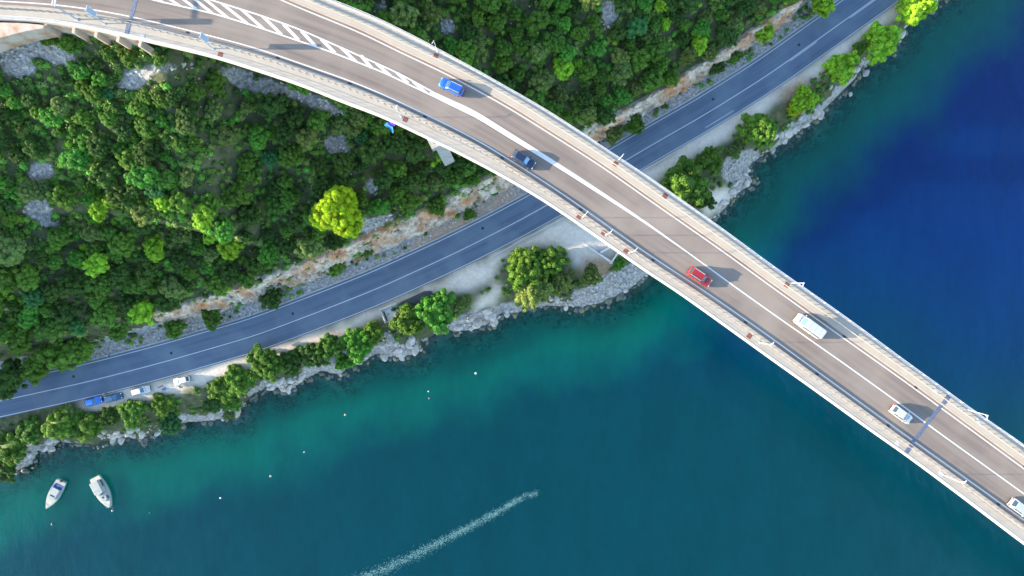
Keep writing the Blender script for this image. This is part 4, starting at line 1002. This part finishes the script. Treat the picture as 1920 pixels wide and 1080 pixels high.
def leaf_cloud(name, pts, nrm_up, size, mat_name):
    m = len(pts); nn = np.tile([0, 0, 1.0], (m, 1)) + rng.normal(size=(m, 3)) * 0.7; nn /= np.linalg.norm(nn, axis=1)[:, None]
    t1 = np.cross(nn, rng.normal(size=(m, 3))); t1 /= np.linalg.norm(t1, axis=1)[:, None]; t2 = np.cross(nn, t1); sz = size * rng.uniform(0.5, 1.3, m)[:, None]
    V = np.stack([pts - t1 * sz, pts - t2 * sz * 0.65, pts + t1 * sz, pts + t2 * sz * 0.65], 1).reshape(-1, 3)
    return mesh_np(name, V, np.arange(m * 4).reshape(m, 4), M[mat_name])
def undergrowth_mat():
    m = noisy('undergrowth_leaves', (0.028, 0.065, 0.014), (0.10, 0.16, 0.035), 0.45, 0.75, detail=8, lo=0.3, hi=0.7, c3=(0.05, 0.085, 0.02), scale3=0.08)
    return m
M['under'] = undergrowth_mat()
def scrub_zone(n_u):
    ux = rng.uniform(-128, 80, n_u); uy = rng.uniform(-45, 80, n_u)
    us, _ = sdist(road_P, ux, uy); ud_, _ = sdist(shore_P, ux, uy)
    zone = (us > 5.6) | ((us < -6) & (ud_ > 2.2)); ux, uy, us, ud_ = ux[zone], uy[zone], us[zone], ud_[zone]
    uz = Hf(ux, uy); uu, uv_ = PX(ux, uy, uz)
    bare = np.any([in_poly(p, uu, uv_) for p in SCREE + GRAVEL + SOIL + ROCKY], axis=0)
    dens = np.where(us > 10.6, 1.0, np.where(us > 0, sstep(0.47, 0.6, fbm(ux * 0.25, uy * 0.25, 3)) * 0.7, sstep(0.36, 0.52, fbm(ux * 0.3 + 4, uy * 0.3, 3)) * 0.85)) * np.where(bare, 0.008, 1.0)
    ok = (rng.random(len(ux)) < dens) & (uz < 45.5) & (uu > -60) & (uu < 1980) & (uv_ > -60)
    return ux[ok], uy[ok], uz[ok], us[ok]
def bushy_scrub():
    x, y, z, s_ = scrub_zone(21000); n = len(x); k = 46
    r = rng.uniform(0.35, 1.0, n) * np.where(s_ > 10.6, 1.0, 0.7); c = np.stack([x, y, z + r * 0.35], 1)
    base, f = ICO0; nv = len(base)
    V0 = (c[:, None, :] + base[None] * (r * 0.8)[:, None, None]).reshape(-1, 3); F0 = (f[None] + (np.arange(n) * nv)[:, None, None]).reshape(-1, 3)
    p = rng.normal(size=(n, k, 3)); p[..., 2] = np.abs(p[..., 2]); p /= np.linalg.norm(p, axis=2)[..., None]
    q = (c[:, None, :] + p * (r[:, None] * rng.uniform(0.82, 1.18, (n, k)))[..., None]).reshape(-1, 3); p = p.reshape(-1, 3); m = len(q)
    nn = p + rng.normal(size=(m, 3)) * 0.45; nn /= np.linalg.norm(nn, axis=1)[:, None]
    t1 = np.cross(nn, rng.normal(size=(m, 3))); t1 /= np.linalg.norm(t1, axis=1)[:, None]; t2 = np.cross(nn, t1); sz = 0.19 * rng.uniform(0.5, 1.25, m)[:, None]
    L = np.stack([q - t1 * sz, q - t2 * sz * 0.6, q + t1 * sz, q + t2 * sz * 0.6], 1).reshape(-1, 3); li = np.arange(m * 4).reshape(m, 4) + len(V0)
    me = mesh_np('undergrowth', np.concatenate([V0, L]), np.concatenate([F0, li[:, [0, 1, 2]], li[:, [0, 2, 3]]]), M['under'])
    pal = np.array([COLS['dark'], COLS['dark'], COLS['mid'], COLS['mid'], COLS['olive'], COLS['green'], COLS['lime']]) * TB
    pick = (fbm(x * 0.12, y * 0.12, 3) * 4 + rng.random(n) * 5 - 1.2).astype(int) % 7; pc = pal[pick] * rng.uniform(0.7, 1.25, (n, 1))
    col = np.ones((len(V0) + len(L), 4), np.float32); col[:len(V0), :3] = np.repeat(pc, nv, 0); col[len(V0):, :3] = np.repeat(pc, k * 4, 0)
    ca = me.color_attributes.new('tint', 'FLOAT_COLOR', 'POINT'); ca.data.foreach_set('color', col.ravel())
    print('scrub', n, len(me.polygons)); return me
m_, nt_, n__, l__, p__ = nm('scrub_leaves'); at_ = n__.new('ShaderNodeAttribute'); at_.attribute_name = 'tint'; l__.new(at_.outputs['Color'], p__.inputs['Base Color']); p__.inputs['Roughness'].default_value = 0.65; p__.inputs['Specular IOR Level'].default_value = 0.2
M['under'] = m_
tag(obj('undergrowth', bushy_scrub()), 'low green scrub filling the hillside between the trees', 'undergrowth', kind='stuff')

# ------------------------------------------------------------------ rocks
def rock_mesh(seed, mat):
    g = np.random.default_rng(seed); V = ICO2[0].copy()
    for _ in range(9):      # chop with random planes for faceted limestone
        n_ = g.normal(size=3); n_ /= np.linalg.norm(n_); h = g.uniform(0.55, 0.85); d = V @ n_; V -= np.clip(d - h, 0, None)[:, None] * n_
    V *= np.array([1.0, g.uniform(0.65, 0.95), g.uniform(0.5, 0.75)]); V += g.normal(size=V.shape) * 0.02
    return mesh_np('boulder', V, ICO2[1], mat)
ROCKS = [rock_mesh(i, M['rock']) for i in range(9)]
def boulder(u, v, size, label, group=None, zoff=0.25, k=None):
    x, y, z = G(u, v, size * 0.3); z = max(z, -0.25)
    x, y = W(u, v, z + size * 0.3)
    o = obj('boulder', ROCKS[k if k is not None else random.randrange(9)], None, (x, y, z + size * zoff * 0.6)); o.scale = (size, size * random.uniform(.8, 1.1), size * random.uniform(.8, 1.1))
    o.rotation_euler = (random.uniform(-.3, .3), random.uniform(-.3, .3), random.uniform(0, 6.28)); tag(o, label, 'boulder', group); return o
boulder(1625, 137, 1.23, 'lone pale boulder standing in the water off the upper right shore')
boulder(441, 774, 1.62, 'large pale boulder at the water edge beside a tiny bush')
boulder(1595, 177, 0.78, 'small dark boulder just off the shore near the lime bushes')
boulder(748, 664, 1.76, 'large pale boulder at the water, left of two below the platform')
boulder(779, 655, 1.89, 'large pointed boulder at the water, right of two below the platform')
boulder(768, 642, 1.56, 'pale boulder behind the two large ones below the platform')
boulder(922, 591, 1.69, 'broad flat boulder at the water left of the headland scrub')
boulder(563, 709, 1.56, 'broad pale boulder under the middle of the shore hedge')
boulder(1449, 281, 1.30, 'white boulder by the water below the dark round tree')
BG = 'limestone boulders lining the shore'
seq = []
def shore_pts(n, u0, u1, smin, smax, inl):
    Ps = resample(shore_P[4:-2], 0.4); uu_, vv_ = PX(Ps[:, 0], Ps[:, 1], 0); idx = np.where((uu_ > u0) & (uu_ < u1))[0]
    t_ = np.gradient(Ps, axis=0); t_ /= np.linalg.norm(t_, axis=1)[:, None]
    for _ in range(n):
        i = random.choice(idx); s_ = 1.6 * random.uniform(smin, smax) * random.choice((0.6, 0.8, 1)); o_ = random.uniform(-0.5, inl) + s_ * 0.2
        p = Ps[i] + np.array([-t_[i, 1], t_[i, 0]]) * o_; seq.append((p[0], p[1], s_))
for a in [(12, 40, 130, .5, 1.1, 3.0), (20, 200, 300, .5, 1.1, 3), (8, 350, 450, .5, 1.1, 2.5), (18, 500, 580, .5, 1.2, 3), (7, 630, 700, .4, 1.0, 2.5), (24, 700, 800, .5, 1.1, 4.5), (24, 850, 960, .5, 1.2, 3.5), (10, 960, 1080, .35, .8, 2.5), (16, 1080, 1215, .35, .7, 3), (18, 1320, 1415, .4, .9, 3), (22, 1430, 1560, .5, 1.2, 3.5), (14, 1570, 1700, .5, 1.2, 3), (8, 1690, 1770, .5, 1.1, 3)]: shore_pts(*a)
for x, y, s_ in seq:
    z = max(H1(x, y), -0.2); u, v = PX(x, y, z)
    if z > 5.5: continue
    if u < 830: zone = 'shore below the hedge and lay-by'
    elif u < 1250: zone = 'shore of the headland below the bridge'
    else: zone = 'shore right of the bridge'
    o = obj('boulder', random.choice(ROCKS), None, (x, y, z + s_ * 0.15)); o.scale = (s_, s_ * random.uniform(.75, 1.1), s_ * random.uniform(.8, 1.2)); o.rotation_euler = (random.uniform(-.4, .4), random.uniform(-.4, .4), random.uniform(0, 6.28))
    marks = [(100, 927, 'the open motor boat'), (190, 921, 'the cabin boat'), (262, 733, 'the white estate car'), (339, 714, 'the open-door car'), (441, 774, 'the large pale boulder'), (500, 680, 'the hedge end'), (600, 660, 'the shore hedge'), (732, 587, 'the platform'), (779, 655, 'the pointed boulder'), (818, 582, 'the vivid green bush'), (922, 591, 'the flat boulder'), (1000, 540, 'the headland scrub'), (1120, 465, 'the wall foundation'), (1283, 345, 'the big dark bush'), (1420, 245, 'the dark round tree'), (1507, 187, 'the second lime bush'), (1625, 137, 'the lone boulder'), (1650, 80, 'the largest lime tree'), (1712, 14, 'the top lime tree')]
    tag(o, '%s pale boulder on the shore, %s' % ('big' if s_ > 1.15 else ('small' if s_ < 0.75 else 'medium'), beside(u, v, marks)), 'boulder', 'boulders on the ' + zone)
# loose rubble, one mass each
def rubble(name, X, Y, Z, s, mat, label=None, flat=0.7):
    base, f = ICO1; k = len(base); n = len(X)
    jit = rng.normal(size=(n, k, 3)) * 0.16; V = base[None] * (1 + jit) * np.stack([s * rng.uniform(.7, 1.3, n), s * rng.uniform(.7, 1.3, n), s * flat * rng.uniform(.6, 1.2, n)], 1)[:, None, :]
    a = rng.uniform(0, 6.28, n); ca_, sa = np.cos(a)[:, None], np.sin(a)[:, None]
    V = np.stack([V[..., 0] * ca_ - V[..., 1] * sa, V[..., 0] * sa + V[..., 1] * ca_, V[..., 2]], 2) + np.stack([X, Y, Z], 1)[:, None, :]
    F = (f[None] + (np.arange(n) * k)[:, None, None]).reshape(-1, 3)
    return tag(obj(name, mesh_np(name, V.reshape(-1, 3), F, mat)), label, None, kind='stuff')
n_ = 60000; X = rng.uniform(-128, 118, n_); Y = rng.uniform(-50, 78, n_)
s_, _ = sdist(road_P, X, Y); d_, _ = sdist(shore_P, X, Y); Z = Hf(X, Y); uu, vv = PX(X, Y, Z)
inscree = np.any([in_poly(p, uu, vv) for p in SCREE + ROCKY], axis=0); ingr = np.any([in_poly(p, uu, vv) for p in GRAVEL], axis=0)
pr = np.where((s_ > 5.3) & (s_ < 8.2), 0.75, 0); pr = np.where(inscree, 0.9, pr); pr = np.where((d_ > -0.3) & (d_ < 2.4) & (s_ < -5) & ~ingr, 0.5 * sstep(0.56, 0.4, fbm(X * 0.11, Y * 0.11, 2)), pr)
pr = np.where((s_ > 12) & ~inscree, 0.03, pr)
ok = (rng.random(n_) < pr) & (uu > -20) & (uu < 1940) & (vv > -20)
sz = np.where(inscree, rng.uniform(.12, .42, n_), np.where(s_ > 5, rng.uniform(.08, .28, n_), rng.uniform(.12, .42, n_)))
rubble('rubble', X[ok], Y[ok], Z[ok] + sz[ok] * 0.2, sz[ok], M['rock'], 'loose pale stones on the verge, scree and shore')
ok = (d_ < -0.2) & (d_ > -9) & (rng.random(n_) < 0.85 * np.exp(d_ / 3.0)) & (uu > -20) & (uu < 1940)
sz = rng.uniform(.25, .95, n_); rubble('submerged_rocks', X[ok], Y[ok], np.minimum(Z[ok] + sz[ok] * 0.2, -0.1), sz[ok], M['wetrock'], 'dark weedy rocks under the shallow water')

# ------------------------------------------------------------------ things by the road and on the shore
def world_of(u, v, z): x, y = W(u, v, z); return Vector((x, y, z))
# wall foundation under the bridge edge
fz = H1(*W(1120, 462, 7.0)); fo = empty('wall_foundation', (*W(1120, 465, fz), fz)); tag(fo, 'low white walls of a roofless foundation beside the bridge edge', 'foundation')
def wall_seg(a, b, h=0.7, t=0.28, name='wall'):
    p = world_of(*a, fz); q = world_of(*b, fz); c = (p + q) / 2 - fo.location; d = q - p
    o = MB().box((0, 0, h / 2 - 0.6), (d.length, t, h + 1.2)).build(name, M['whitewall'], fo, False, (c.x, c.y, 0)); o.rotation_euler[2] = math.atan2(d.y, d.x)
wall_seg((1100, 438), (1089, 452), 0.75); wall_seg((1089.5, 454.5), (1144, 490), 0.72); wall_seg((1146, 492), (1160, 472), 0.8); wall_seg((1125, 474), (1147, 462), 0.35, 0.5, 'inner_wall')
MB().box((0, 0, 0.2), (0.7, 0.7, 1.3)).build('corner_pillar', M['edge'], fo, False, tuple(world_of(1145, 492, fz) - fo.location))
rb_ = world_of(1094, 459, fz); o = MB().box((0, 0, 0.35), (1.1, 0.06, 0.5)).box((0, 0.05, 0.1), (0.08, 0.1, 0.5)).build('red_board', plain('red_board_paint', (0.5, 0.03, 0.02), 0.6), None, False, (rb_.x, rb_.y, fz)); o.rotation_euler = (0.3, 0, -0.6); tag(o, 'small red board leaning against the white foundation wall', 'board')
# concrete platform by the lay-by
pz = RZ; po = empty('concrete_platform', (*W(732, 587, pz), pz - 0.1)); tag(po, 'small concrete platform with low walls between coast road and bushes', 'platform'); po.rotation_euler[2] = R(22)
MB().box((0.3, -0.2, 0.1), (4.0, 3.4, 0.35)).build('slab', M['edge'], po); MB().box((-1.85, -0.2, 0.5), (0.3, 3.4, 0.9)).build('side_wall', M['concrete'], po); MB().box((0.2, 1.65, 0.45), (4.2, 0.28, 0.8)).build('back_wall', M['concrete'], po)
MB().box((-1.35, -0.3, 0.29), (0.32, 2.5, 0.05)).build('drain_channel', M['grate'], po); MB().box((0.2, 1.65, 0.88), (4.4, 0.4, 0.1)).build('coping', M['edge'], po)
# roadside barriers
def barrier(name, pa, pb, label, z=RZ, off=0, posts=True, mat='edge'):
    a = world_of(*pa, z); b = world_of(*pb, z); d = b - a; n = max(2, int(d.length / 2.2)); e = empty(name, a, math.atan2(d.y, d.x)); tag(e, label, 'barrier')
    L = d.length; e.location.z = z - 0.15
    MB().box((L / 2, 0, 0.62), (L, 0.09, 0.3)).build('rail', M['white_steel'], e)
    pm2 = MB().box((0, -0.14, 0.38), (0.12, 0.14, 0.85)).mesh('post', M['concrete'])
    for k in range(n + 1): obj('post', pm2, e, (0.1 + (L - 0.2) * k / n, 0, 0))
    MB().box((L / 2, -0.1, 0.05), (L, 0.5, 0.2)).build('footing', M[mat], e)
barrier('guard_rail', (918, 484), (1056, 409), 'white guard rail between coast road and pale lay-by, left of the bridge')
barrier('guard_rail', (1203, 321), (1266, 286), 'white guard rail beside the coast road, right of the bridge')
for (u, v, lab) in [(629, 517, 'blue marker post on the rubble verge below the yellow pine'), (747, 482, 'blue marker post at the road edge near the grey cliff stretch'), (471, 590, 'blue marker post at the road edge near the left part of the cliff'), (203, 667, 'blue marker post nearest the trees over the coast road'), (301, 634, 'blue marker post on rubble at the left end of the cliff')]:
    x, y = W(u, v, RZ + .5); z = H1(x, y); e = empty('marker_post', (x, y, z)); tag(e, lab, 'post', 'blue marker posts along the road')
    MB().box((0, 0, 0.45), (0.16, 0.16, 1.1)).build('post', plain('marker_blue', (0.02, 0.09, 0.45), 0.5), e); MB().box((0, 0, 1.03), (0.24, 0.3, 0.1)).build('cap', M['white_steel'], e)
# blue cloth under the bridge's edge, tied to a white pole
cx, cy = W(731, 237, 47.5)
cl = empty('cloth_banner', (*W(737, 222, 48.6), 46.6)); tag(cl, 'blue and violet cloth banner hanging below the bridge edge over the wood', 'banner')
pl = world_of(727, 223, 49.2) - cl.location; p2 = world_of(736, 233, 47.6) - cl.location; MB().tube(pl, p2, 0.06, 0.05, 6).build('pole', M['white_steel'], cl)
def cloth(name, pts, mat, z0, z1):
    g = []; n = len(pts)
    P = [world_of(u, v, z) - cl.location for (u, v, z) in pts]; c = sum(P, Vector()) / n; c.z -= 0.25
    V = P + [c] + [p - Vector((0, 0, 0.05)) for p in P] + [c - Vector((0, 0, 0.05))]
    F = [(i, (i + 1) % n, n) for i in range(n)] + [((i + 1) % n + n + 1, i + n + 1, 2 * n + 1) for i in range(n)] + [(i, i + n + 1, (i + 1) % n + n + 1, (i + 1) % n) for i in range(n)]
    MB().add(V, F).build(name, mat, cl)
cloth('violet_cloth', [(729, 225, 48.8), (744, 230, 48.3), (739, 237, 47.2), (733, 237, 47.4), (727, 233, 47.8)], plain('violet_cloth', (0.12, 0.05, 0.48), 0.8), 0, 0)
cloth('blue_cloth', [(720, 235, 47.2), (726, 229, 47.9), (730, 236, 47.3), (736, 238, 47.1), (738, 248, 46.2), (736, 250, 46.0), (731, 242, 46.8), (724, 236, 47.2)], plain('turquoise_cloth', (0.05, 0.32, 0.72), 0.8), 0, 0)

# ------------------------------------------------------------------ people by the parked cars
def person(loc, ang, label, top, legs, hairc, reach=0.2):
    J = {'pel': (0, 0, .95), 'sp': (0, 0, 1.2), 'ch': (0, 0, 1.4), 'nk': (0.02, 0, 1.52), 'hd': (0.04, 0, 1.63), 'ht': (0.03, 0, 1.74)}
    E = [('pel', 'sp'), ('sp', 'ch'), ('ch', 'nk'), ('nk', 'hd'), ('hd', 'ht')]; Rd = {'pel': .15, 'sp': .14, 'ch': .16, 'nk': .06, 'hd': .1, 'ht': .07}
    for s_, q in ((1, 'l'), (-1, 'r')):
        J.update({'sh' + q: (0, s_ * .2, 1.43), 'el' + q: (.05 + reach * .3, s_ * .27, 1.15), 'wr' + q: (.12 + reach, s_ * .25, .95), 'ha' + q: (.15 + reach, s_ * .24, .86),
                  'hi' + q: (0, s_ * .1, .9), 'kn' + q: (.04 * s_ + .03, s_ * .11, .5), 'an' + q: (.06 * s_ - .02, s_ * .12, .09), 'fo' + q: (.06 * s_ + .13, s_ * .13, .04)})
        E += [('ch', 'sh' + q), ('sh' + q, 'el' + q), ('el' + q, 'wr' + q), ('wr' + q, 'ha' + q), ('pel', 'hi' + q), ('hi' + q, 'kn' + q), ('kn' + q, 'an' + q), ('an' + q, 'fo' + q)]
        Rd.update({'sh' + q: .075, 'el' + q: .048, 'wr' + q: .035, 'ha' + q: .04, 'hi' + q: .11, 'kn' + q: .065, 'an' + q: .045, 'fo' + q: .04})
    ks = list(J); me = bpy.data.meshes.new('person'); me.from_pydata([J[k] for k in ks], [(ks.index(a), ks.index(b)) for a, b in E], [])
    o = bpy.data.objects.new('tmp', me); COL.objects.link(o); sk = o.modifiers.new('skin', 'SKIN'); o.modifiers.new('sub', 'SUBSURF').levels = 1
    for i, k in enumerate(ks): me.skin_vertices[0].data[i].radius = (Rd[k], Rd[k]); me.skin_vertices[0].data[i].use_root = (k == 'pel')
    dg = bpy.context.evaluated_depsgraph_get(); m2 = bpy.data.meshes.new_from_object(o.evaluated_get(dg)); bpy.data.objects.remove(o)
    m2.materials.clear(); mats = [plain('skin', (.45, .27, .19), .6), top, legs]
    for m_ in mats: m2.materials.append(m_)
    for p in m2.polygons:
        z = p.center.z; y = abs(p.center.y); p.material_index = 2 if z < .97 and y < .2 and p.center.x < .2 else (1 if z < 1.5 and (y < .22 or z > 1.2) else 0); p.use_smooth = True
    e = empty('person', loc, ang); tag(e, label, 'person', 'people by the parked cars'); obj('body', m2, e)
    MB().ball((0.02, 0, 1.7), .125, 10, 8, (1, .9, .8)).build('hair', hairc, e, True)
    for s_ in (-1, 1): MB().box((0.1 + s_ * .06, s_ * .13, .04), (.26, .1, .08)).build('shoe', M['trim'], e)
    return e
hb = plain('brown_hair', (.05, .03, .02), .7)
px_, py_ = W(298, 726, RZ + 1.2); person((px_, py_, max(H1(px_, py_), 7.6)), 2.2, 'person in a red top and green trousers standing beside the parked cars', plain('red_shirt', (.5, .03, .05), .8), plain('green_trousers', (.03, .14, .07), .8), hb)
px_, py_ = W(193, 738.5, RZ + 1.2); person((px_, py_, RZ + 0.005), -1.0, 'person in pale clothes at the road edge between the two blue cars', plain('pale_shirt', (.55, .53, .5), .8), plain('grey_trousers', (.3, .3, .33), .8), hb, .1)
bx_, by_ = W(306, 730, RZ + .2); bz_ = max(H1(bx_, by_), 7.5)
bag = empty('travel_bag', (bx_, by_, bz_), .5); tag(bag, 'blue bag on the ground beside the person in red', 'bag')
MB().loft([[(x * k, y * k2, z) for x, y in ((-.4, -.2), (.4, -.2), (.45, 0), (.4, .2), (-.4, .2), (-.45, 0))] for k, k2, z in ((.9, .9, 0), (1, 1.1, .15), (.95, .9, .3), (.8, .4, .38))]).build('body', plain('blue_bag_cloth', (.02, .2, .5), .8), bag, True)
MB().tube((-.2, 0, .36), (-.1, 0, .5), .02, .02, 6).tube((-.1, 0, .5), (.1, 0, .5), .02, .02, 6).tube((.1, 0, .5), (.2, 0, .36), .02, .02, 6).build('handle', M['trim'], bag)

# ------------------------------------------------------------------ boats, buoys, wake
M['hull'] = noisy('white_gelcoat', (0.28, 0.31, 0.29), (0.36, 0.38, 0.35), 1.2, 0.35); M['deckpad'] = noisy('cream_deck', (0.33, 0.34, 0.29), (0.40, 0.40, 0.35), 2, 0.6)
def hull_rings(L, Wd, H, sq=0.8):
    rings = []
    for f in np.linspace(0, 1, 13):
        w = Wd / 2 * (sq + (1 - sq) * min(1, f / 0.3)) * (1 - max(0, (f - 0.45) / 0.55) ** 2.1 * 0.97)
        x = -L / 2 + L * f; h = H + 0.25 * f * f; kz = -0.35 + 0.25 * max(0, f - .8) / .2
        rings.append([(x, -w, h), (x, -w * 1.02, h * .6), (x, -w * .8, 0.0), (x, 0, kz), (x, w * .8, 0.0), (x, w * 1.02, h * .6), (x, w, h)])
    return rings
def boat(u0, v0, u1, v1, Wd, label, kind):
    a = world_of(u0, v0, .8); b = world_of(u1, v1, .8); d = b - a; L = d.length; c = (a + b) / 2
    e = empty('motor_boat', (c.x, c.y, 0.0), math.atan2(d.y, d.x)); tag(e, label, 'boat', 'boats moored off the shore')
    rg = hull_rings(L, Wd, .85, .86 if kind == 0 else .72)
    MB().loft(rg).build('hull', M['hull'], e, False)
    dk = [[(r[0][0], r[0][1] * .96, r[0][2] + .02), (r[-1][0], r[-1][1] * .96, r[-1][2] + .02)] for r in rg]
    P = [tuple(r[0]) for r in dk] + [tuple(r[1]) for r in dk[::-1]]
    if kind == 0:
        n = len(dk); half = int(n * .40)
        fd = dk[half:]; P2 = [r[0] for r in fd] + [r[1] for r in fd[::-1]]
        MB().add(P2 + [(x, y, z - .1) for x, y, z in P2], [tuple(range(len(P2))), tuple(range(2 * len(P2) - 1, len(P2) - 1, -1))] + [(i, (i + 1) % len(P2), len(P2) + (i + 1) % len(P2), len(P2) + i) for i in range(len(P2))]).build('foredeck', M['deckpad'], e)
        MB().box((-L * .44, 0, .62), (L * .18, Wd * .74, .12)).build('swim_platform', M['deckpad'], e)
        MB().box((-L * .27, 0, .93), (L * .2, Wd * .7, .06)).build('cockpit_floor', plain('navy_cushions', (.02, .06, .22), .7), e)
        MB().loft([[(x, y, z) for x, y in ((-L * .24, -w), (L * .1, -w * .8), (L * .17, 0), (L * .1, w * .8), (-L * .24, w))] for w, z in ((Wd * .36, .9), (Wd * .33, 1.35))]).build('cabin_top', M['hull'], e)
        MB().box((L * .02, 0, 1.37), (.35, Wd * .38, .05)).build('hatch_window', M['glass'], e)
        MB().box((-L * .2, -Wd * .36, 1.1), (L * .24, .3, .08), rz=.1).build('bench', plain('blue_bench', (.03, .12, .35), .7), e)
        MB().tube((L * .3, -Wd * .3, .95), (L * .46, 0, 1.35), .025, .025, 6).tube((L * .3, Wd * .3, .95), (L * .46, 0, 1.35), .025, .025, 6).build('bow_rail', M['chrome'], e)
        MB().box((-L * .5, 0, .75), (.45, .4, .7)).build('outboard_motor', M['trim'], e)
    else:
        MB().add(P + [(x, y, z - .08) for x, y, z in P], [tuple(range(len(P))), tuple(range(2 * len(P) - 1, len(P) - 1, -1))] + [(i, (i + 1) % len(P), len(P) + (i + 1) % len(P), len(P) + i) for i in range(len(P))]).build('deck', M['deckpad'], e)
        MB().loft([[(x, y, z) for x, y in ((-L * .38, -w), (-L * .02, -w), (L * .02, -w * .6), (L * .02, w * .6), (-L * .02, w), (-L * .38, w))] for w, z in ((Wd * .34, .95), (Wd * .32, 1.9), (Wd * .28, 1.98))]).build('wheelhouse', M['hull'], e)
        MB().loft([[(x, y, z) for x, y in ((L * .03, -w), (L * .24, -w * .7), (L * .28, 0), (L * .24, w * .7), (L * .03, w))] for w, z in ((Wd * .30, .95), (Wd * .26, 1.35))]).build('fore_cabin', M['hull'], e)
        MB().box((-L * .26, Wd * .36, 1.12), (L * .2, .16, .22)).build('side_window', M['glass'], e); MB().box((L * .2, Wd * .3, 1.12), (L * .1, .14, .18)).build('side_window', M['glass'], e)
        MB().box((L * .035, 0, 1.62), (.06, Wd * .42, .4)).build('windscreen', M['glass'], e); MB().box((L * .15, 0, 1.37), (.5, .5, .06)).build('deck_hatch', M['glass'], e)
        MB().tube((-L * .1, 0, 1.95), (-L * .1, 0, 3.4), .05, .03, 6).build('mast', M['white_steel'], e)
        MB().tube((L * .48, 0, 1.05), (L * .58, .05, 0.1), .03, .03, 6).build('mooring_rope', M['deckpad'], e)
        MB().tube((L * .3, -Wd * .28, 1.1), (L * .49, 0, 1.6), .025, .025, 6).tube((L * .3, Wd * .28, 1.1), (L * .49, 0, 1.6), .025, .025, 6).build('bow_rail', M['chrome'], e)
boat(115, 902, 88, 953, 3.0, 'white open motor boat with blue cockpit seats, left of the two moored boats', 0)
boat(177, 895, 206, 951, 3.6, 'white cabin boat with wheelhouse, right of the two moored boats', 1)
bm_w = plain('white_buoy', (.6, .6, .58), .4); bm_o = plain('faded_pink_buoy', (.40, .30, .26), .5); bm_d = plain('dark_buoy', (.06, .08, .09), .5)
for (u, v, r_, m_, lab) in [(892, 700, .36, bm_w, 'white buoy farthest right, off the platform'), (803, 734, .24, bm_w, 'small pale buoy above the dark one in the bay'), (805, 747, .38, bm_d, 'dark round buoy in the bay'), (647, 778, .34, bm_o, 'faded buoy off the middle of the shore hedge'), (570, 848, .26, bm_o, 'faded buoy between hedge and wake, upper of two'), (507, 893, .34, bm_o, 'faded buoy between hedge and wake, lower of two'), (413, 934, .3, bm_w, 'pale buoy in open water right of the boats'), (280, 962, .22, bm_d, 'small dark buoy between boats and pale buoy'), (98, 983, .45, bm_d, 'dark buoy below the open motor boat'), (210, 958, .32, bm_o, 'pinkish mooring buoy at the cabin boat bow')]:
    r_ *= 0.8; x, y = W(u, v, 0.2); e = empty('mooring_buoy', (x, y, 0)); tag(e, lab, 'buoy', 'mooring buoys in the bay')
    MB().ball((0, 0, r_ * .3), r_, 12, 8, (1, 1, .85)).build('float', m_, e, True); MB().tube((0, 0, r_ * .9), (0, 0, r_ * 1.5), r_ * .16, r_ * .12, 6).build('eye', M['steel'], e)
    MB().tube((0, 0, r_ * .2), (0, 0, r_ * .42), r_ * 1.06, r_ * 1.06, 12).build('band', M['grate'] if m_ is bm_w else m_, e)
# foam of a wake
def foam():
    path = resample(np.array([(660, 1092), (760, 1050), (860, 998), (930, 962), (980, 932), (1010, 925)], float), 1.0); n = 6500
    t = rng.uniform(0, 1, n); i = (t * (len(path) - 1)).astype(int); wpx = 8.5 * (0.65 + 0.5 * (1 - t)); P = path[i] + np.stack([rng.normal(size=n) * wpx * .2, rng.normal(size=n) * wpx * .62], 1)
    den = fbm(P[:, 0] * .2, P[:, 1] * .3, 3); ok = (rng.random(n) < (0.35 + 0.65 * sstep(.3, .6, den))) & (rng.random(n) < np.where(t > .93, .4, 1)); P = P[ok]
    pth2 = resample(np.array([(985, 932), (1040, 895), (1100, 865)], float), 1.0); k = rng.integers(0, len(pth2), 260); Q = pth2[k] + rng.normal(size=(260, 2)) * 3; Q = Q[rng.random(260) < sstep(.45, .6, fbm(Q[:, 0] * .06, Q[:, 1] * .06, 2))]
    m = len(P); kx = CAM_Z / FPX; X = (P[:, 0] - 960) * kx; Y = -(P[:, 1] - 540) * kx
    a = rng.uniform(0, 6.28, m); s = rng.uniform(.02, .055, m); l_ = s * rng.uniform(1.2, 4.5, m); z = .015 + rng.random(m) * .03
    V = np.zeros((m, 6, 3))
    for j in range(6):
        q = j * 1.0472; ex = l_ * math.cos(q) * rng.uniform(.6, 1.2, m); ey = s * math.sin(q) * rng.uniform(.6, 1.2, m)
        V[:, j] = np.stack([X + ex * np.cos(a) - ey * np.sin(a), Y + ex * np.sin(a) + ey * np.cos(a), z], 1)
    me = mesh_np('wake_foam', V.reshape(-1, 3), np.arange(m * 6).reshape(m, 6), plain('sea_foam', (.11, .25, .25), .9))
    tag(obj('wake_foam', me), 'pale foam trail of a boat wake across the teal water', kind='stuff')
foam()
